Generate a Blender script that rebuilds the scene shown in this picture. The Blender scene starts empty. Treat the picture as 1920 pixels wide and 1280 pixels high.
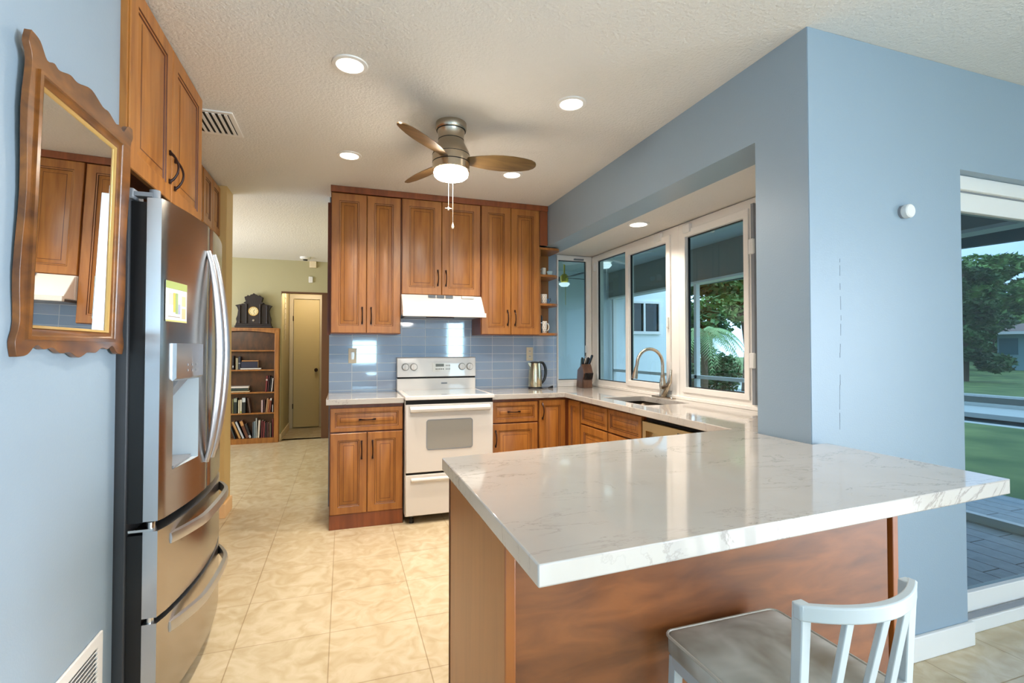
import bpy, bmesh, math, random
from mathutils import Vector, Matrix
R = math.radians
random.seed(7)
S = bpy.context.scene
COL = S.collection

# ------------------------------------------------------------------ camera
CAM_F, CAM_YAW, CAM_PITCH, CAM_H = 914.77, 0.3197, 0.0187, 1.27
cd = bpy.data.cameras.new('camera'); cam = bpy.data.objects.new('camera', cd); COL.objects.link(cam)
cd.sensor_width = 36.0; cd.sensor_fit = 'HORIZONTAL'; cd.lens = CAM_F / 1920 * 36.0
cd.shift_x = 12.43 / 1920; cd.shift_y = -3.86 / 1920
cd.clip_start = 0.02; cd.clip_end = 300
cam.location = (0, 0, CAM_H)
cam.rotation_euler = (R(90) + CAM_PITCH, 0, -CAM_YAW)
S.camera = cam

# ------------------------------------------------------------------ view, world, lamps
S.view_settings.view_transform = 'Standard'
S.view_settings.look = 'None'
S.view_settings.gamma = 1.0
S.view_settings.use_curve_mapping = False
S.view_settings.exposure = 0.55
try:
    S.cycles.use_denoising = True
    S.cycles.max_bounces = 8
    S.cycles.diffuse_bounces = 5
    S.cycles.glossy_bounces = 4
    S.cycles.transmission_bounces = 6
    S.cycles.transparent_max_bounces = 12
    S.cycles.sample_clamp_indirect = 6
    S.cycles.caustics_reflective = False
    S.cycles.caustics_refractive = False
except Exception:
    pass

W = bpy.data.worlds.new('sky'); S.world = W; W.use_nodes = True
wn = W.node_tree.nodes; wl = W.node_tree.links
bg = wn['Background']; bg.inputs['Strength'].default_value = 2.8
tcw = wn.new('ShaderNodeTexCoord'); nzw = wn.new('ShaderNodeTexNoise'); rpw = wn.new('ShaderNodeValToRGB')
nzw.inputs['Scale'].default_value = 2.2; nzw.inputs['Detail'].default_value = 5
rpw.color_ramp.elements[0].position = 0.38; rpw.color_ramp.elements[0].color = (0.36, 0.52, 0.90, 1)
rpw.color_ramp.elements[1].position = 0.62; rpw.color_ramp.elements[1].color = (0.80, 0.86, 1.0, 1)
wl.new(tcw.outputs['Generated'], nzw.inputs['Vector']); wl.new(nzw.outputs['Fac'], rpw.inputs['Fac']); wl.new(rpw.outputs['Color'], bg.inputs['Color'])

WARM = (1.0, 0.89, 0.77)
COOL = (0.46, 0.80, 1.0)
def lamp(name, kind, loc, energy, color, size=0.1, size_y=None, rot=(0, 0, 0), shape=None, spread=None):
    l = bpy.data.lights.new(name, kind); l.energy = energy; l.color = color
    if kind == 'AREA':
        l.shape = shape or ('RECTANGLE' if size_y else 'DISK'); l.size = size
        if size_y: l.size_y = size_y
        if spread: l.spread = spread
    else:
        l.shadow_soft_size = size
    o = bpy.data.objects.new(name, l); COL.objects.link(o); o.location = loc; o.rotation_euler = rot
    return o
CEIL = 2.503
# daylight through the dining-room windows (behind and beside the camera) and the patio side
lamp('daylight_rear', 'AREA', (2.74, -4.03, 1.43), 35, COOL, 0.40, 1.0, (R(90), 0, 0))
lamp('daylight_rear', 'AREA', (0.48, -4.03, 1.18), 21, COOL, 0.56, 0.55, (R(90), 0, 0))
lamp('daylight_side', 'AREA', (5.10, -2.4, 1.15), 240, (0.84, 0.91, 1.0), 2.8, 2.0, (R(90), 0, R(90)), spread=R(98))
lamp('daylight_hall', 'AREA', (-3.4, 5.8, 1.5), 60, (0.88, 0.94, 1.0), 1.8, 1.6, (R(90), 0, R(-90)))
lamp('hall_fill', 'POINT', (-1.7, 5.6, 1.7), 12, (1.0, 0.92, 0.80), 0.1)  # unseen fill added to brighten the hall, no fixture behind it
lamp('alcove_fill', 'POINT', (-0.5, 7.75, 2.2), 11, (1.0, 0.88, 0.72), 0.05)  # added fill hidden above the lintel, brightens the closet door
lamp('dining_fill', 'POINT', (1.2, -1.6, 1.9), 24, (1.0, 0.94, 0.86), 0.18)  # added fill behind the camera for ceiling and near surfaces, no fixture
sun = lamp('sun', 'SUN', (8, 6, 9), 0.5, (1.0, 0.95, 0.86), 0.3, rot=(R(38), 0, R(150)))
sun.data.angle = R(12)

# ------------------------------------------------------------------ materials
def srgb(r, g, b):
    f = lambda c: (c / 255 / 12.92) if c <= 10 else ((c / 255 + 0.055) / 1.055) ** 2.4
    return (f(r), f(g), f(b), 1)
class NT:
    def __init__(s, m): s.m = m; s.n = m.node_tree.nodes; s.l = m.node_tree.links; s.b = s.n['Principled BSDF']
    def new(s, t, **k):
        n = s.n.new(t)
        for a, v in k.items(): setattr(n, a, v)
        return n
    def link(s, a, b): s.l.new(a, b)
def mat(name, col, rough=0.5, metal=0.0, coat=0.0, spec=0.5, emit=None, es=0.0):
    m = bpy.data.materials.new(name); m.use_nodes = True; b = m.node_tree.nodes['Principled BSDF']
    b.inputs['Base Color'].default_value = col; b.inputs['Roughness'].default_value = rough
    b.inputs['Metallic'].default_value = metal; b.inputs['Coat Weight'].default_value = coat
    b.inputs['Specular IOR Level'].default_value = spec
    if emit: b.inputs['Emission Color'].default_value = emit; b.inputs['Emission Strength'].default_value = es
    return m
def mix_noise(m, c1, c2, scale=(1, 1, 1), nscale=5.0, detail=4.0, lo=0.35, hi=0.65, dist=0.0, coord='Object', bump=0.0, bdist=0.002):
    t = NT(m); tc = t.new('ShaderNodeTexCoord'); mp = t.new('ShaderNodeMapping'); nz = t.new('ShaderNodeTexNoise'); rp = t.new('ShaderNodeValToRGB')
    mp.inputs['Scale'].default_value = scale; nz.inputs['Scale'].default_value = nscale; nz.inputs['Detail'].default_value = detail
    nz.inputs['Distortion'].default_value = dist
    rp.color_ramp.elements[0].position = lo; rp.color_ramp.elements[0].color = c1
    rp.color_ramp.elements[1].position = hi; rp.color_ramp.elements[1].color = c2
    t.link(tc.outputs[coord], mp.inputs['Vector']); t.link(mp.outputs['Vector'], nz.inputs['Vector']); t.link(nz.outputs['Fac'], rp.inputs['Fac'])
    t.link(rp.outputs['Color'], t.b.inputs['Base Color'])
    if bump:
        bp = t.new('ShaderNodeBump'); bp.inputs['Strength'].default_value = bump; bp.inputs['Distance'].default_value = bdist
        t.link(nz.outputs['Fac'], bp.inputs['Height']); t.link(bp.outputs['Normal'], t.b.inputs['Normal'])
    return t, nz, rp
def bump_noise(m, scale, strength, dist=0.002, detail=3.0, rough=0.5):
    t = NT(m); tc = t.new('ShaderNodeTexCoord'); nz = t.new('ShaderNodeTexNoise'); bp = t.new('ShaderNodeBump')
    nz.inputs['Scale'].default_value = scale; nz.inputs['Detail'].default_value = detail; nz.inputs['Roughness'].default_value = rough
    bp.inputs['Strength'].default_value = strength; bp.inputs['Distance'].default_value = dist
    t.link(tc.outputs['Object'], nz.inputs['Vector']); t.link(nz.outputs['Fac'], bp.inputs['Height']); t.link(bp.outputs['Normal'], t.b.inputs['Normal'])
    return m
M = {}
M['paint'] = bump_noise(mat('wall_paint_blue', srgb(144, 162, 176), 0.42), 160, 0.25, 0.0015)
M['header'] = M['paint']
M['ceil'] = bump_noise(mat('ceiling_texture', srgb(222, 219, 214), 0.85, spec=0.2), 75, 1.0, 0.005, 4.0, 0.6)
M['green'] = bump_noise(mat('sage_paint', srgb(176, 168, 132), 0.6), 60, 0.3, 0.002)
M['tan'] = mat('tan_paint', srgb(205, 172, 112), 0.5)
M['beige'] = mat('beige_paint', srgb(196, 184, 140), 0.5)
M['brown'] = mat('shaded_brown', srgb(96, 62, 36), 0.6)  # brown with the alcove's shade painted into the colour
M['white'] = mat('white_enamel', srgb(216, 210, 203), 0.28, coat=0.3)
M['trimw'] = mat('white_trim', srgb(228, 226, 222), 0.4)
M['frame'] = mat('window_vinyl', srgb(238, 233, 226), 0.35)
M['black'] = mat('black_plastic', srgb(18, 17, 18), 0.35)
M['dark'] = mat('dark_gap', srgb(14, 10, 8), 0.8)
M['fridge_side'] = bump_noise(mat('charcoal_side', srgb(62, 64, 68), 0.5), 300, 0.3, 0.001)
M['glaze'] = mat('dark_glaze', srgb(84, 40, 16), 0.45)
M['grey'] = mat('grey_plastic', srgb(128, 132, 138), 0.45)
M['ovenglass'] = mat('oven_glass', srgb(150, 148, 142), 0.12)
M['cooktop'] = mat('cooktop_glass', srgb(176, 180, 178), 0.06, coat=0.5)
M['bronze'] = mat('oil_rubbed_bronze', srgb(48, 28, 24), 0.32, metal=0.6)
M['nickel'] = mat('brushed_nickel', srgb(188, 176, 158), 0.25, metal=1.0)
M['chrome'] = mat('chrome', srgb(220, 220, 222), 0.08, metal=1.0)
M['paper'] = mat('paper', srgb(240, 236, 224), 0.7)
M['ivory'] = mat('ivory_plastic', srgb(232, 214, 180), 0.4)
M['cream'] = mat('cream_china', srgb(236, 224, 206), 0.2, coat=0.4)
M['mirror'] = mat('mirror_silver', (0.92, 0.93, 0.93, 1), 0.0, metal=1.0)
M['lampglass'] = mat('lamp_diffuser', (1, 0.95, 0.85, 1), 0.4, emit=(1.0, 0.90, 0.74, 1), es=5.0)
M['disp'] = mat('dispenser_plastic', srgb(196, 206, 212), 0.35)

# stained maple
def wood(name, c1, c2, grain=(9, 9, 0.9), rough=0.42, coat=0.15):
    m = mat(name, c1, rough, coat=coat)
    t, nz, rp = mix_noise(m, c1, c2, grain, 3.0, 6.0, 0.3, 0.7, 0.6)
    t.b.inputs['Coat Roughness'].default_value = 0.25
    return m
M['maple'] = wood('stained_maple', srgb(140, 84, 31), srgb(172, 112, 49))
M['maple_dark'] = wood('stained_maple_trim', srgb(116, 58, 26), srgb(142, 76, 36))
M['panelwood'] = wood('plywood_panel', srgb(92, 50, 22), srgb(134, 78, 38), (1.6, 9, 6.0), 0.4)
M['sidewood'] = wood('side_panel', srgb(140, 74, 25), srgb(154, 87, 33), (9, 9, 0.7), 0.35)
M['oldwood'] = wood('bookcase_wood', srgb(124, 74, 28), srgb(160, 104, 44), (8, 8, 1.0), 0.4)
M['oldback'] = wood('bookcase_back', srgb(46, 24, 12), srgb(84, 48, 24), (5, 5, 2), 0.35)
M['mframe'] = wood('mirror_frame_wood', srgb(78, 42, 10), srgb(134, 82, 28), (6, 2, 6), 0.35, 0.4)
M['blade'] = wood('fan_blade_wood', srgb(82, 60, 30), srgb(112, 86, 48), (2, 12, 2), 0.4, 0.1)
M['clockwood'] = wood('dark_carved_wood', srgb(16, 7, 6), srgb(34, 15, 12), (10, 10, 3), 0.55, 0.0)
M['blockwood'] = wood('walnut_block', srgb(74, 48, 34), srgb(108, 74, 54), (8, 8, 2), 0.4)

# brushed stainless
def steel(name, col, rough, sc=(1, 1, 120)):
    m = mat(name, col, rough, metal=1.0)
    t = NT(m); tc = t.new('ShaderNodeTexCoord'); mp = t.new('ShaderNodeMapping'); nz = t.new('ShaderNodeTexNoise'); mr = t.new('ShaderNodeMapRange')
    mp.inputs['Scale'].default_value = sc; nz.inputs['Scale'].default_value = 4
    mr.inputs['To Min'].default_value = rough * 0.8; mr.inputs['To Max'].default_value = rough * 1.25
    t.link(tc.outputs['Object'], mp.inputs['Vector']); t.link(mp.outputs['Vector'], nz.inputs['Vector']); t.link(nz.outputs['Fac'], mr.inputs['Value']); t.link(mr.outputs['Result'], t.b.inputs['Roughness'])
    return m
M['steel'] = steel('stainless_steel', srgb(178, 172, 166), 0.2)
M['steel_edge'] = steel('stainless_edge', srgb(196, 198, 202), 0.32)
M['steel_warm'] = steel('kettle_steel', srgb(214, 196, 160), 0.16, (60, 60, 1))
M['dwsteel'] = steel('dishwasher_steel', srgb(206, 188, 146), 0.3)
M['sinksteel'] = steel('sink_steel', srgb(120, 108, 94), 0.35)

# quartz
m = mat('quartz', srgb(212, 204, 194), 0.08, coat=0.3)
t = NT(m); tc = t.new('ShaderNodeTexCoord'); mp = t.new('ShaderNodeMapping'); mp.inputs['Scale'].default_value = (1.0, 2.6, 1); mp.inputs['Rotation'].default_value = (0, 0, R(18))
nz = t.new('ShaderNodeTexNoise'); nz.inputs['Scale'].default_value = 3.2; nz.inputs['Detail'].default_value = 9; nz.inputs['Roughness'].default_value = 0.62; nz.inputs['Distortion'].default_value = 1.2
ab = t.new('ShaderNodeMath', operation='SUBTRACT'); ab.inputs[1].default_value = 0.5
ab2 = t.new('ShaderNodeMath', operation='ABSOLUTE')
rp = t.new('ShaderNodeValToRGB'); rp.color_ramp.elements[0].position = 0.0; rp.color_ramp.elements[0].color = (1, 1, 1, 1); rp.color_ramp.elements[1].position = 0.013; rp.color_ramp.elements[1].color = (0, 0, 0, 1)
n2 = t.new('ShaderNodeTexNoise'); n2.inputs['Scale'].default_value = 2.4; n2.inputs['Detail'].default_value = 3
r2 = t.new('ShaderNodeValToRGB'); r2.color_ramp.elements[0].position = 0.46; r2.color_ramp.elements[1].position = 0.58
mu = t.new('ShaderNodeMath', operation='MULTIPLY'); mu2 = t.new('ShaderNodeMath', operation='MULTIPLY'); mu2.inputs[1].default_value = 0.6
n3 = t.new('ShaderNodeTexNoise'); n3.inputs['Scale'].default_value = 5; n3.inputs['Detail'].default_value = 6
m1 = t.new('ShaderNodeMix', data_type='RGBA'); m1.inputs[6].default_value = srgb(176, 169, 160); m1.inputs[7].default_value = srgb(190, 184, 177)
m2 = t.new('ShaderNodeMix', data_type='RGBA'); m2.inputs[7].default_value = srgb(120, 112, 106)
for n_ in (nz, n2): t.link(mp.outputs['Vector'], n_.inputs['Vector'])
t.link(tc.outputs['Object'], mp.inputs['Vector']); t.link(tc.outputs['Object'], n3.inputs['Vector'])
t.link(nz.outputs['Fac'], ab.inputs[0]); t.link(ab.outputs[0], ab2.inputs[0]); t.link(ab2.outputs[0], rp.inputs['Fac'])
t.link(n2.outputs['Fac'], r2.inputs['Fac']); t.link(rp.outputs['Color'], mu.inputs[0]); t.link(r2.outputs['Color'], mu.inputs[1]); t.link(mu.outputs[0], mu2.inputs[0])
t.link(n3.outputs['Fac'], m1.inputs[0]); t.link(m1.outputs[2], m2.inputs[6]); t.link(mu2.outputs[0], m2.inputs[0]); t.link(m2.outputs[2], t.b.inputs['Base Color'])
M['quartz'] = m

# tiles via brick texture
def tiles(name, c1, c2, mortar, bw, rh, ms, off, x0, z0, axes='XY', rough=0.2, coat=0.0, vein=None, tilt=0.0):
    m = mat(name, c1, rough, coat=coat); t = NT(m)
    tc = t.new('ShaderNodeTexCoord'); sp = t.new('ShaderNodeSeparateXYZ'); cb = t.new('ShaderNodeCombineXYZ'); mp = t.new('ShaderNodeMapping')
    br = t.new('ShaderNodeTexBrick'); br.offset = off; br.squash = 1.0
    br.inputs['Scale'].default_value = 1; br.inputs['Brick Width'].default_value = bw; br.inputs['Row Height'].default_value = rh
    br.inputs['Mortar Size'].default_value = ms; br.inputs['Mortar Smooth'].default_value = 0.1; br.inputs['Bias'].default_value = 0
    br.inputs['Color1'].default_value = c1; br.inputs['Color2'].default_value = c2; br.inputs['Mortar'].default_value = mortar
    t.link(tc.outputs['Object'], sp.inputs['Vector'])
    t.link(sp.outputs[axes[0]], cb.inputs['X']); t.link(sp.outputs[axes[1]], cb.inputs['Y'])
    mp.inputs['Location'].default_value = (-x0 + 40 * bw, -z0 + 40 * rh, 0)
    t.link(cb.outputs['Vector'], mp.inputs['Vector']); t.link(mp.outputs['Vector'], br.inputs['Vector'])
    out = br.outputs['Color']
    if vein:
        nz = t.new('ShaderNodeTexNoise'); nz.inputs['Scale'].default_value = 9; nz.inputs['Detail'].default_value = 8; nz.inputs['Distortion'].default_value = 1.4
        rp = t.new('ShaderNodeValToRGB'); rp.color_ramp.elements[0].position = 0.3; rp.color_ramp.elements[0].color = vein; rp.color_ramp.elements[1].position = 0.66; rp.color_ramp.elements[1].color = (1, 1, 1, 1)
        mx = t.new('ShaderNodeMix', data_type='RGBA', blend_type='MULTIPLY'); mx.inputs[0].default_value = 1.0
        t.link(tc.outputs['Object'], nz.inputs['Vector']); t.link(nz.outputs['Fac'], rp.inputs['Fac']); t.link(out, mx.inputs[6]); t.link(rp.outputs['Color'], mx.inputs[7])
        out = mx.outputs[2]
    t.link(out, t.b.inputs['Base Color'])
    bp = t.new('ShaderNodeBump'); bp.inputs['Strength'].default_value = 0.6; bp.inputs['Distance'].default_value = 0.002; bp.invert = True
    t.link(br.outputs['Fac'], bp.inputs['Height']); t.link(bp.outputs['Normal'], t.b.inputs['Normal'])
    mr = t.new('ShaderNodeMapRange'); mr.inputs['To Min'].default_value = rough; mr.inputs['To Max'].default_value = 0.7
    t.link(br.outputs['Fac'], mr.inputs['Value']); t.link(mr.outputs['Result'], t.b.inputs['Roughness'])
    return m
M['floor'] = tiles('floor_tile', srgb(198, 183, 153), srgb(204, 189, 160), srgb(158, 138, 104), 0.384, 0.384, 0.0022, 0.0, -0.0515, 2.726, 'XY', 0.22, 0.0, (0.80, 0.74, 0.64, 1))
M['btile'] = tiles('glass_tile', srgb(156, 178, 204), srgb(172, 186, 206), srgb(214, 220, 224), 0.2, 0.0735, 0.0026, 0.0, 0.064, 0.93, 'XZ', 0.06, 0.6)
M['deck'] = tiles('deck_tile', srgb(150, 158, 160), srgb(170, 174, 174), srgb(52, 58, 62), 0.62, 0.155, 0.004, 0.5, 0.0, 0.0, 'YX', 0.4, 0.0, (0.7, 0.72, 0.74, 1))

# glass: thin tinted pane = tinted transparency + fresnel reflection
def glass(name, tint):
    m = bpy.data.materials.new(name); m.use_nodes = True; n = m.node_tree.nodes; l = m.node_tree.links
    n.remove(n['Principled BSDF']); out = n['Material Output']
    tr = n.new('ShaderNodeBsdfTransparent'); tr.inputs['Color'].default_value = tint
    gl = n.new('ShaderNodeBsdfGlossy'); gl.inputs['Roughness'].default_value = 0.0; gl.inputs['Color'].default_value = (1, 1, 1, 1)
    lw = n.new('ShaderNodeLayerWeight'); lw.inputs['Blend'].default_value = 0.5; mx = n.new('ShaderNodeMixShader')
    pw = n.new('ShaderNodeMath'); pw.operation = 'POWER'; pw.inputs[1].default_value = 4.5
    fr = n.new('ShaderNodeMath'); fr.operation = 'MULTIPLY_ADD'; fr.inputs[1].default_value = 0.9; fr.inputs[2].default_value = 0.045
    l.new(lw.outputs['Facing'], pw.inputs[0]); l.new(pw.outputs[0], fr.inputs[0]); l.new(fr.outputs[0], mx.inputs[0]); l.new(tr.outputs[0], mx.inputs[1]); l.new(gl.outputs[0], mx.inputs[2]); l.new(mx.outputs[0], out.inputs['Surface'])
    return m
M['glass'] = glass('tinted_glass', (0.56, 0.78, 0.80, 1))
M['glass_door'] = glass('door_glass', (0.24, 0.36, 0.40, 1))
M['clear'] = glass('clear_glass', (0.9, 0.95, 0.97, 1))

# outdoors
M['stucco'] = mat('white_stucco', srgb(226, 232, 232), 0.8)
M['patio_ceiling'] = mat('patio_ceiling_paint', srgb(196, 206, 204), 0.8)
M['beam'] = mat('patio_beam_paint', srgb(150, 150, 144), 0.8)
M['teal'] = mat('teal_paint', srgb(60, 110, 120), 0.6)
M['grass'] = mat('grass', srgb(110, 150, 60), 0.9); mix_noise(M['grass'], srgb(70, 100, 40), srgb(120, 138, 72), (1, 1, 1), 1.2, 8, 0.35, 0.7, bump=0.6, bdist=0.05)
M['water'] = mat('canal_water', srgb(38, 62, 66), 0.1)
M['leaf'] = mat('leaves', srgb(70, 104, 54), 0.7); mix_noise(M['leaf'], srgb(66, 108, 56), srgb(136, 172, 96), (1, 1, 1), 0.8, 4)
M['leaf2'] = mat('dark_leaves', srgb(40, 66, 36), 0.7); mix_noise(M['leaf2'], srgb(36, 66, 36), srgb(84, 122, 62), (1, 1, 1), 1.0, 4)
M['palm'] = mat('palm_leaf', srgb(120, 150, 92), 0.55)
M['bark'] = mat('bark', srgb(92, 74, 56), 0.9)
M['roof'] = mat('roof_shingles', srgb(140, 120, 112), 0.9)
M['concrete'] = mat('concrete_cap', srgb(190, 196, 190), 0.8)

# ------------------------------------------------------------------ mesh builder
class MB:
    def __init__(s): s.v = []; s.f = []; s.m = []
    def vert(s, p): s.v.append(tuple(p)); return len(s.v) - 1
    def face(s, idx, m=0): s.f.append(tuple(idx)); s.m.append(m)
    def quad(s, a, b, c, d, m=0):
        i = [s.vert(p) for p in (a, b, c, d)]; s.face(i, m); return s
    def box(s, x0, y0, z0, x1, y1, z1, m=0):
        x0, x1 = sorted((x0, x1)); y0, y1 = sorted((y0, y1)); z0, z1 = sorted((z0, z1))
        i = [s.vert(p) for p in ((x0, y0, z0), (x1, y0, z0), (x1, y1, z0), (x0, y1, z0), (x0, y0, z1), (x1, y0, z1), (x1, y1, z1), (x0, y1, z1))]
        for q in ((0, 3, 2, 1), (4, 5, 6, 7), (0, 1, 5, 4), (1, 2, 6, 5), (2, 3, 7, 6), (3, 0, 4, 7)): s.face([i[k] for k in q], m)
        return s
    def rings(s, rings, m=0, cap0=True, cap1=True, mats=None, closed=True):
        ids = [[s.vert(p) for p in r] for r in rings]; n = len(rings[0])
        for k in range(len(ids) - 1):
            mm = mats[k] if mats else m
            for j in range(n if closed else n - 1):
                a, b = ids[k], ids[k + 1]; s.face((a[j], a[(j + 1) % n], b[(j + 1) % n], b[j]), mm)
        if cap0: s.face(ids[0][::-1], mats[0] if mats else m)
        if cap1: s.face(ids[-1], mats[-1] if mats else m)
        return s
    def lathe(s, prof, c=(0, 0, 0), n=24, m=0, mats=None, cap=True, axis='Z'):
        rs = []
        for r, z in prof:
            ring = []
            for k in range(n):
                a = 2 * math.pi * k / n; x, y = r * math.cos(a), r * math.sin(a)
                p = (x, y, z) if axis == 'Z' else ((z, x, y) if axis == 'X' else (y, z, x))
                ring.append((c[0] + p[0], c[1] + p[1], c[2] + p[2]))
            rs.append(ring)
        return s.rings(rs, m, cap, cap, mats)
    def tube(s, path, r, n=10, m=0, cap=True, sx=1.0):
        P = [Vector(p) for p in path]; rs = r if isinstance(r, (list, tuple)) else [r] * len(P)
        T = []
        for k in range(len(P)):
            d = (P[min(k + 1, len(P) - 1)] - P[max(k - 1, 0)]); T.append(d.normalized())
        up = Vector((0, 0, 1)) if abs(T[0].z) < 0.9 else Vector((1, 0, 0))
        u = T[0].cross(up).normalized(); rings = []
        for k in range(len(P)):
            u = (u - T[k] * u.dot(T[k])).normalized(); w = T[k].cross(u)
            rings.append([P[k] + u * (rs[k] * sx * math.cos(2 * math.pi * j / n)) + w * (rs[k] * math.sin(2 * math.pi * j / n)) for j in range(n)])
        return s.rings(rings, m, cap, cap)
    def prism(s, poly, fn, a0, a1, m=0):
        return s.rings([[fn(u, v, a0) for u, v in poly], [fn(u, v, a1) for u, v in poly]], m)
    def plate(s, outer, holes, fn, a0, a1, m=0):
        bm = bmesh.new(); loops = [outer] + list(holes); es = []
        for lp in loops:
            vs = [bm.verts.new((u, v, 0)) for u, v in lp]
            for i in range(len(vs)): es.append(bm.edges.new((vs[i], vs[(i + 1) % len(vs)])))
        bmesh.ops.triangle_fill(bm, use_beauty=True, use_dissolve=False, edges=es)
        bm.verts.index_update()
        base = [[v.co.x, v.co.y] for v in bm.verts]
        i0 = [s.vert(fn(u, v, a0)) for u, v in base]; i1 = [s.vert(fn(u, v, a1)) for u, v in base]
        for f in bm.faces:
            ii = [v.index for v in f.verts]; s.face([i0[k] for k in ii[::-1]], m); s.face([i1[k] for k in ii], m)
        for e in bm.edges:
            if len(e.link_faces) == 1:
                a, b = e.verts[0].index, e.verts[1].index; s.face((i0[a], i0[b], i1[b], i1[a]), m)
        bm.free(); return s
    def mesh(s, name, mats, off=(0, 0, 0), smooth=35, weld=False):
        me = bpy.data.meshes.new(name); me.from_pydata([(x - off[0], y - off[1], z - off[2]) for x, y, z in s.v], [], s.f)
        for mt in mats: me.materials.append(mt)
        for p, k in zip(me.polygons, s.m): p.material_index = min(k, len(mats) - 1)
        bm = bmesh.new(); bm.from_mesh(me)
        if weld: bmesh.ops.remove_doubles(bm, verts=bm.verts, dist=1e-5)
        bmesh.ops.recalc_face_normals(bm, faces=bm.faces); bm.to_mesh(me); bm.free()
        if smooth:
            me.shade_smooth(); me.set_sharp_from_angle(angle=R(smooth))
        return me
XY = lambda u, v, a: (u, v, a)
XZ = lambda u, v, a: (u, a, v)
YZ = lambda u, v, a: (a, u, v)

def rootloc(o):
    p = Vector((0, 0, 0))
    while o: p += o.location; o = o.parent
    return p
def part(name, mb, mats, parent=None, label=None, bevel=0.0, smooth=35, seg=2, weld=False):
    if not isinstance(mats, (list, tuple)): mats = [mats]
    off = rootloc(parent) if parent else (0, 0, 0)
    me = mb.mesh(name, mats, off, smooth, weld); o = bpy.data.objects.new(name, me); COL.objects.link(o)
    if parent: o.parent = parent
    if label: o['label'] = label
    if bevel:
        b = o.modifiers.new('bevel', 'BEVEL'); b.width = bevel; b.segments = seg; b.limit_method = 'ANGLE'; b.angle_limit = R(40)
        b.harden_normals = False
    return o
def tag(o, label, cat, group=None):
    o['label'] = label; o['category'] = cat
    if group: o['group'] = group
    return o
def thing(name, label, cat, loc=(0, 0, 0), group=None):
    o = bpy.data.objects.new(name, None); COL.objects.link(o); o.location = loc; o.empty_display_size = 0.05
    return tag(o, label, cat, group)
def single(name, mb, mats, label, cat, loc=None, group=None, **k):
    """a thing that is one mesh: its origin sits at loc"""
    if not isinstance(mats, (list, tuple)): mats = [mats]
    loc = loc or (0, 0, 0)
    me = mb.mesh(name, mats, loc, k.get('smooth', 35)); o = bpy.data.objects.new(name, me); COL.objects.link(o); o.location = loc
    if k.get('bevel'):
        b = o.modifiers.new('bevel', 'BEVEL'); b.width = k['bevel']; b.segments = 2; b.limit_method = 'ANGLE'; b.angle_limit = R(40)
    return tag(o, label, cat, group)
def struct(name, mb, mats, parent=None, bevel=0.0, smooth=35):
    o = part(name, mb, mats, parent, None, bevel, smooth)
    if not parent: o['kind'] = 'structure'
    return o
def copy_tree(o, loc=None, label=None, parent=None):
    c = o.copy(); COL.objects.link(c)
    if parent: c.parent = parent
    if loc is not None: c.location = loc
    if label: c['label'] = label
    for ch in list(o.children): copy_tree(ch, None, None, c)
    return c

# ================================================================== SETTING
Xh, YP, YQ, YB, ZS = 1.675, 1.39, 1.64, 4.20, 2.156
struct('floor', MB().box(-4.2, -4.4, -0.08, 2.38, 8.7, 0).box(2.38, -4.4, -0.08, 5.4, 1.61, 0), M['floor'])
struct('ceiling', MB().box(-4.2, -4.4, CEIL, 2.38, 8.8, CEIL + 0.08).box(2.38, -4.4, CEIL, 5.4, 1.64, CEIL + 0.08), M['ceil'])
struct('ceiling_bay', MB().box(Xh + 0.2, YQ, ZS, 2.38, YB, ZS + 0.06), M['ceil'])
# left wall beside the camera, ends at the fridge niche
struct('wall_left', MB().box(-0.85, -4.2, 0, -0.69, 1.868, CEIL).box(-1.5, 1.70, 0, -0.85, 1.868, CEIL).box(-1.5, 1.868, 0, -1.36, 4.16, CEIL), M['paint'])
struct('wall_column', MB().box(-1.7, 4.16, 0, -0.85, 4.375, CEIL), M['tan'])
struct('baseboard_column', MB().box(-1.2, 4.145, 0, -0.835, 4.39, 0.105), mat('peach_trim', srgb(232, 190, 140), 0.5), bevel=0.003)
# back wall, with tile field
struct('wall_back', MB().box(-0.114, YB, 0, 1.895, YB + 0.18, CEIL), M['paint'])
struct('wall_backsplash', MB().box(-0.112, YB - 0.008, 0.875, 1.893, YB, 1.386).box(0.42, YB - 0.008, 1.386, 1.076, YB, 1.60), M['btile'])
# header + pillar on the right
struct('wall_right', MB().plate([(YP, 0), (YQ, 0), (YQ, ZS), (YB, ZS), (YB, CEIL), (YP, CEIL)], [], YZ, Xh, Xh + 0.2), M['header'])
struct('wall_front', MB().box(Xh + 0.002, YP - 0.002, 0, 2.555, YQ - 0.01, CEIL - 0.001).box(2.555, YP - 0.002, 2.054, 5.3, YQ - 0.01, CEIL - 0.001), M['paint'])
struct('baseboard_front', MB().box(1.66, YP - 0.018, 0, 2.575, YP - 0.002, 0.10), M['trimw'], bevel=0.004)
struct('wall_rear', MB().plate([(-0.85, 0), (5.3, 0), (5.3, CEIL), (-0.85, CEIL)], [[(0.19, 0.89), (0.77, 0.89), (0.77, 1.47), (0.19, 1.47)], [(2.53, 0.92), (2.95, 0.92), (2.95, 1.94), (2.53, 1.94)]], XZ, -4.2, -4.05), M['paint'])
struct('wall_dining', MB().plate([(-4.2, 0), (YQ - 0.01, 0), (YQ - 0.01, CEIL), (-4.2, CEIL)], [[(-3.85, 0.05), (-0.95, 0.05), (-0.95, 2.2), (-3.85, 2.2)]], YZ, 5.2, 5.3), M['paint'])
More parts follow.
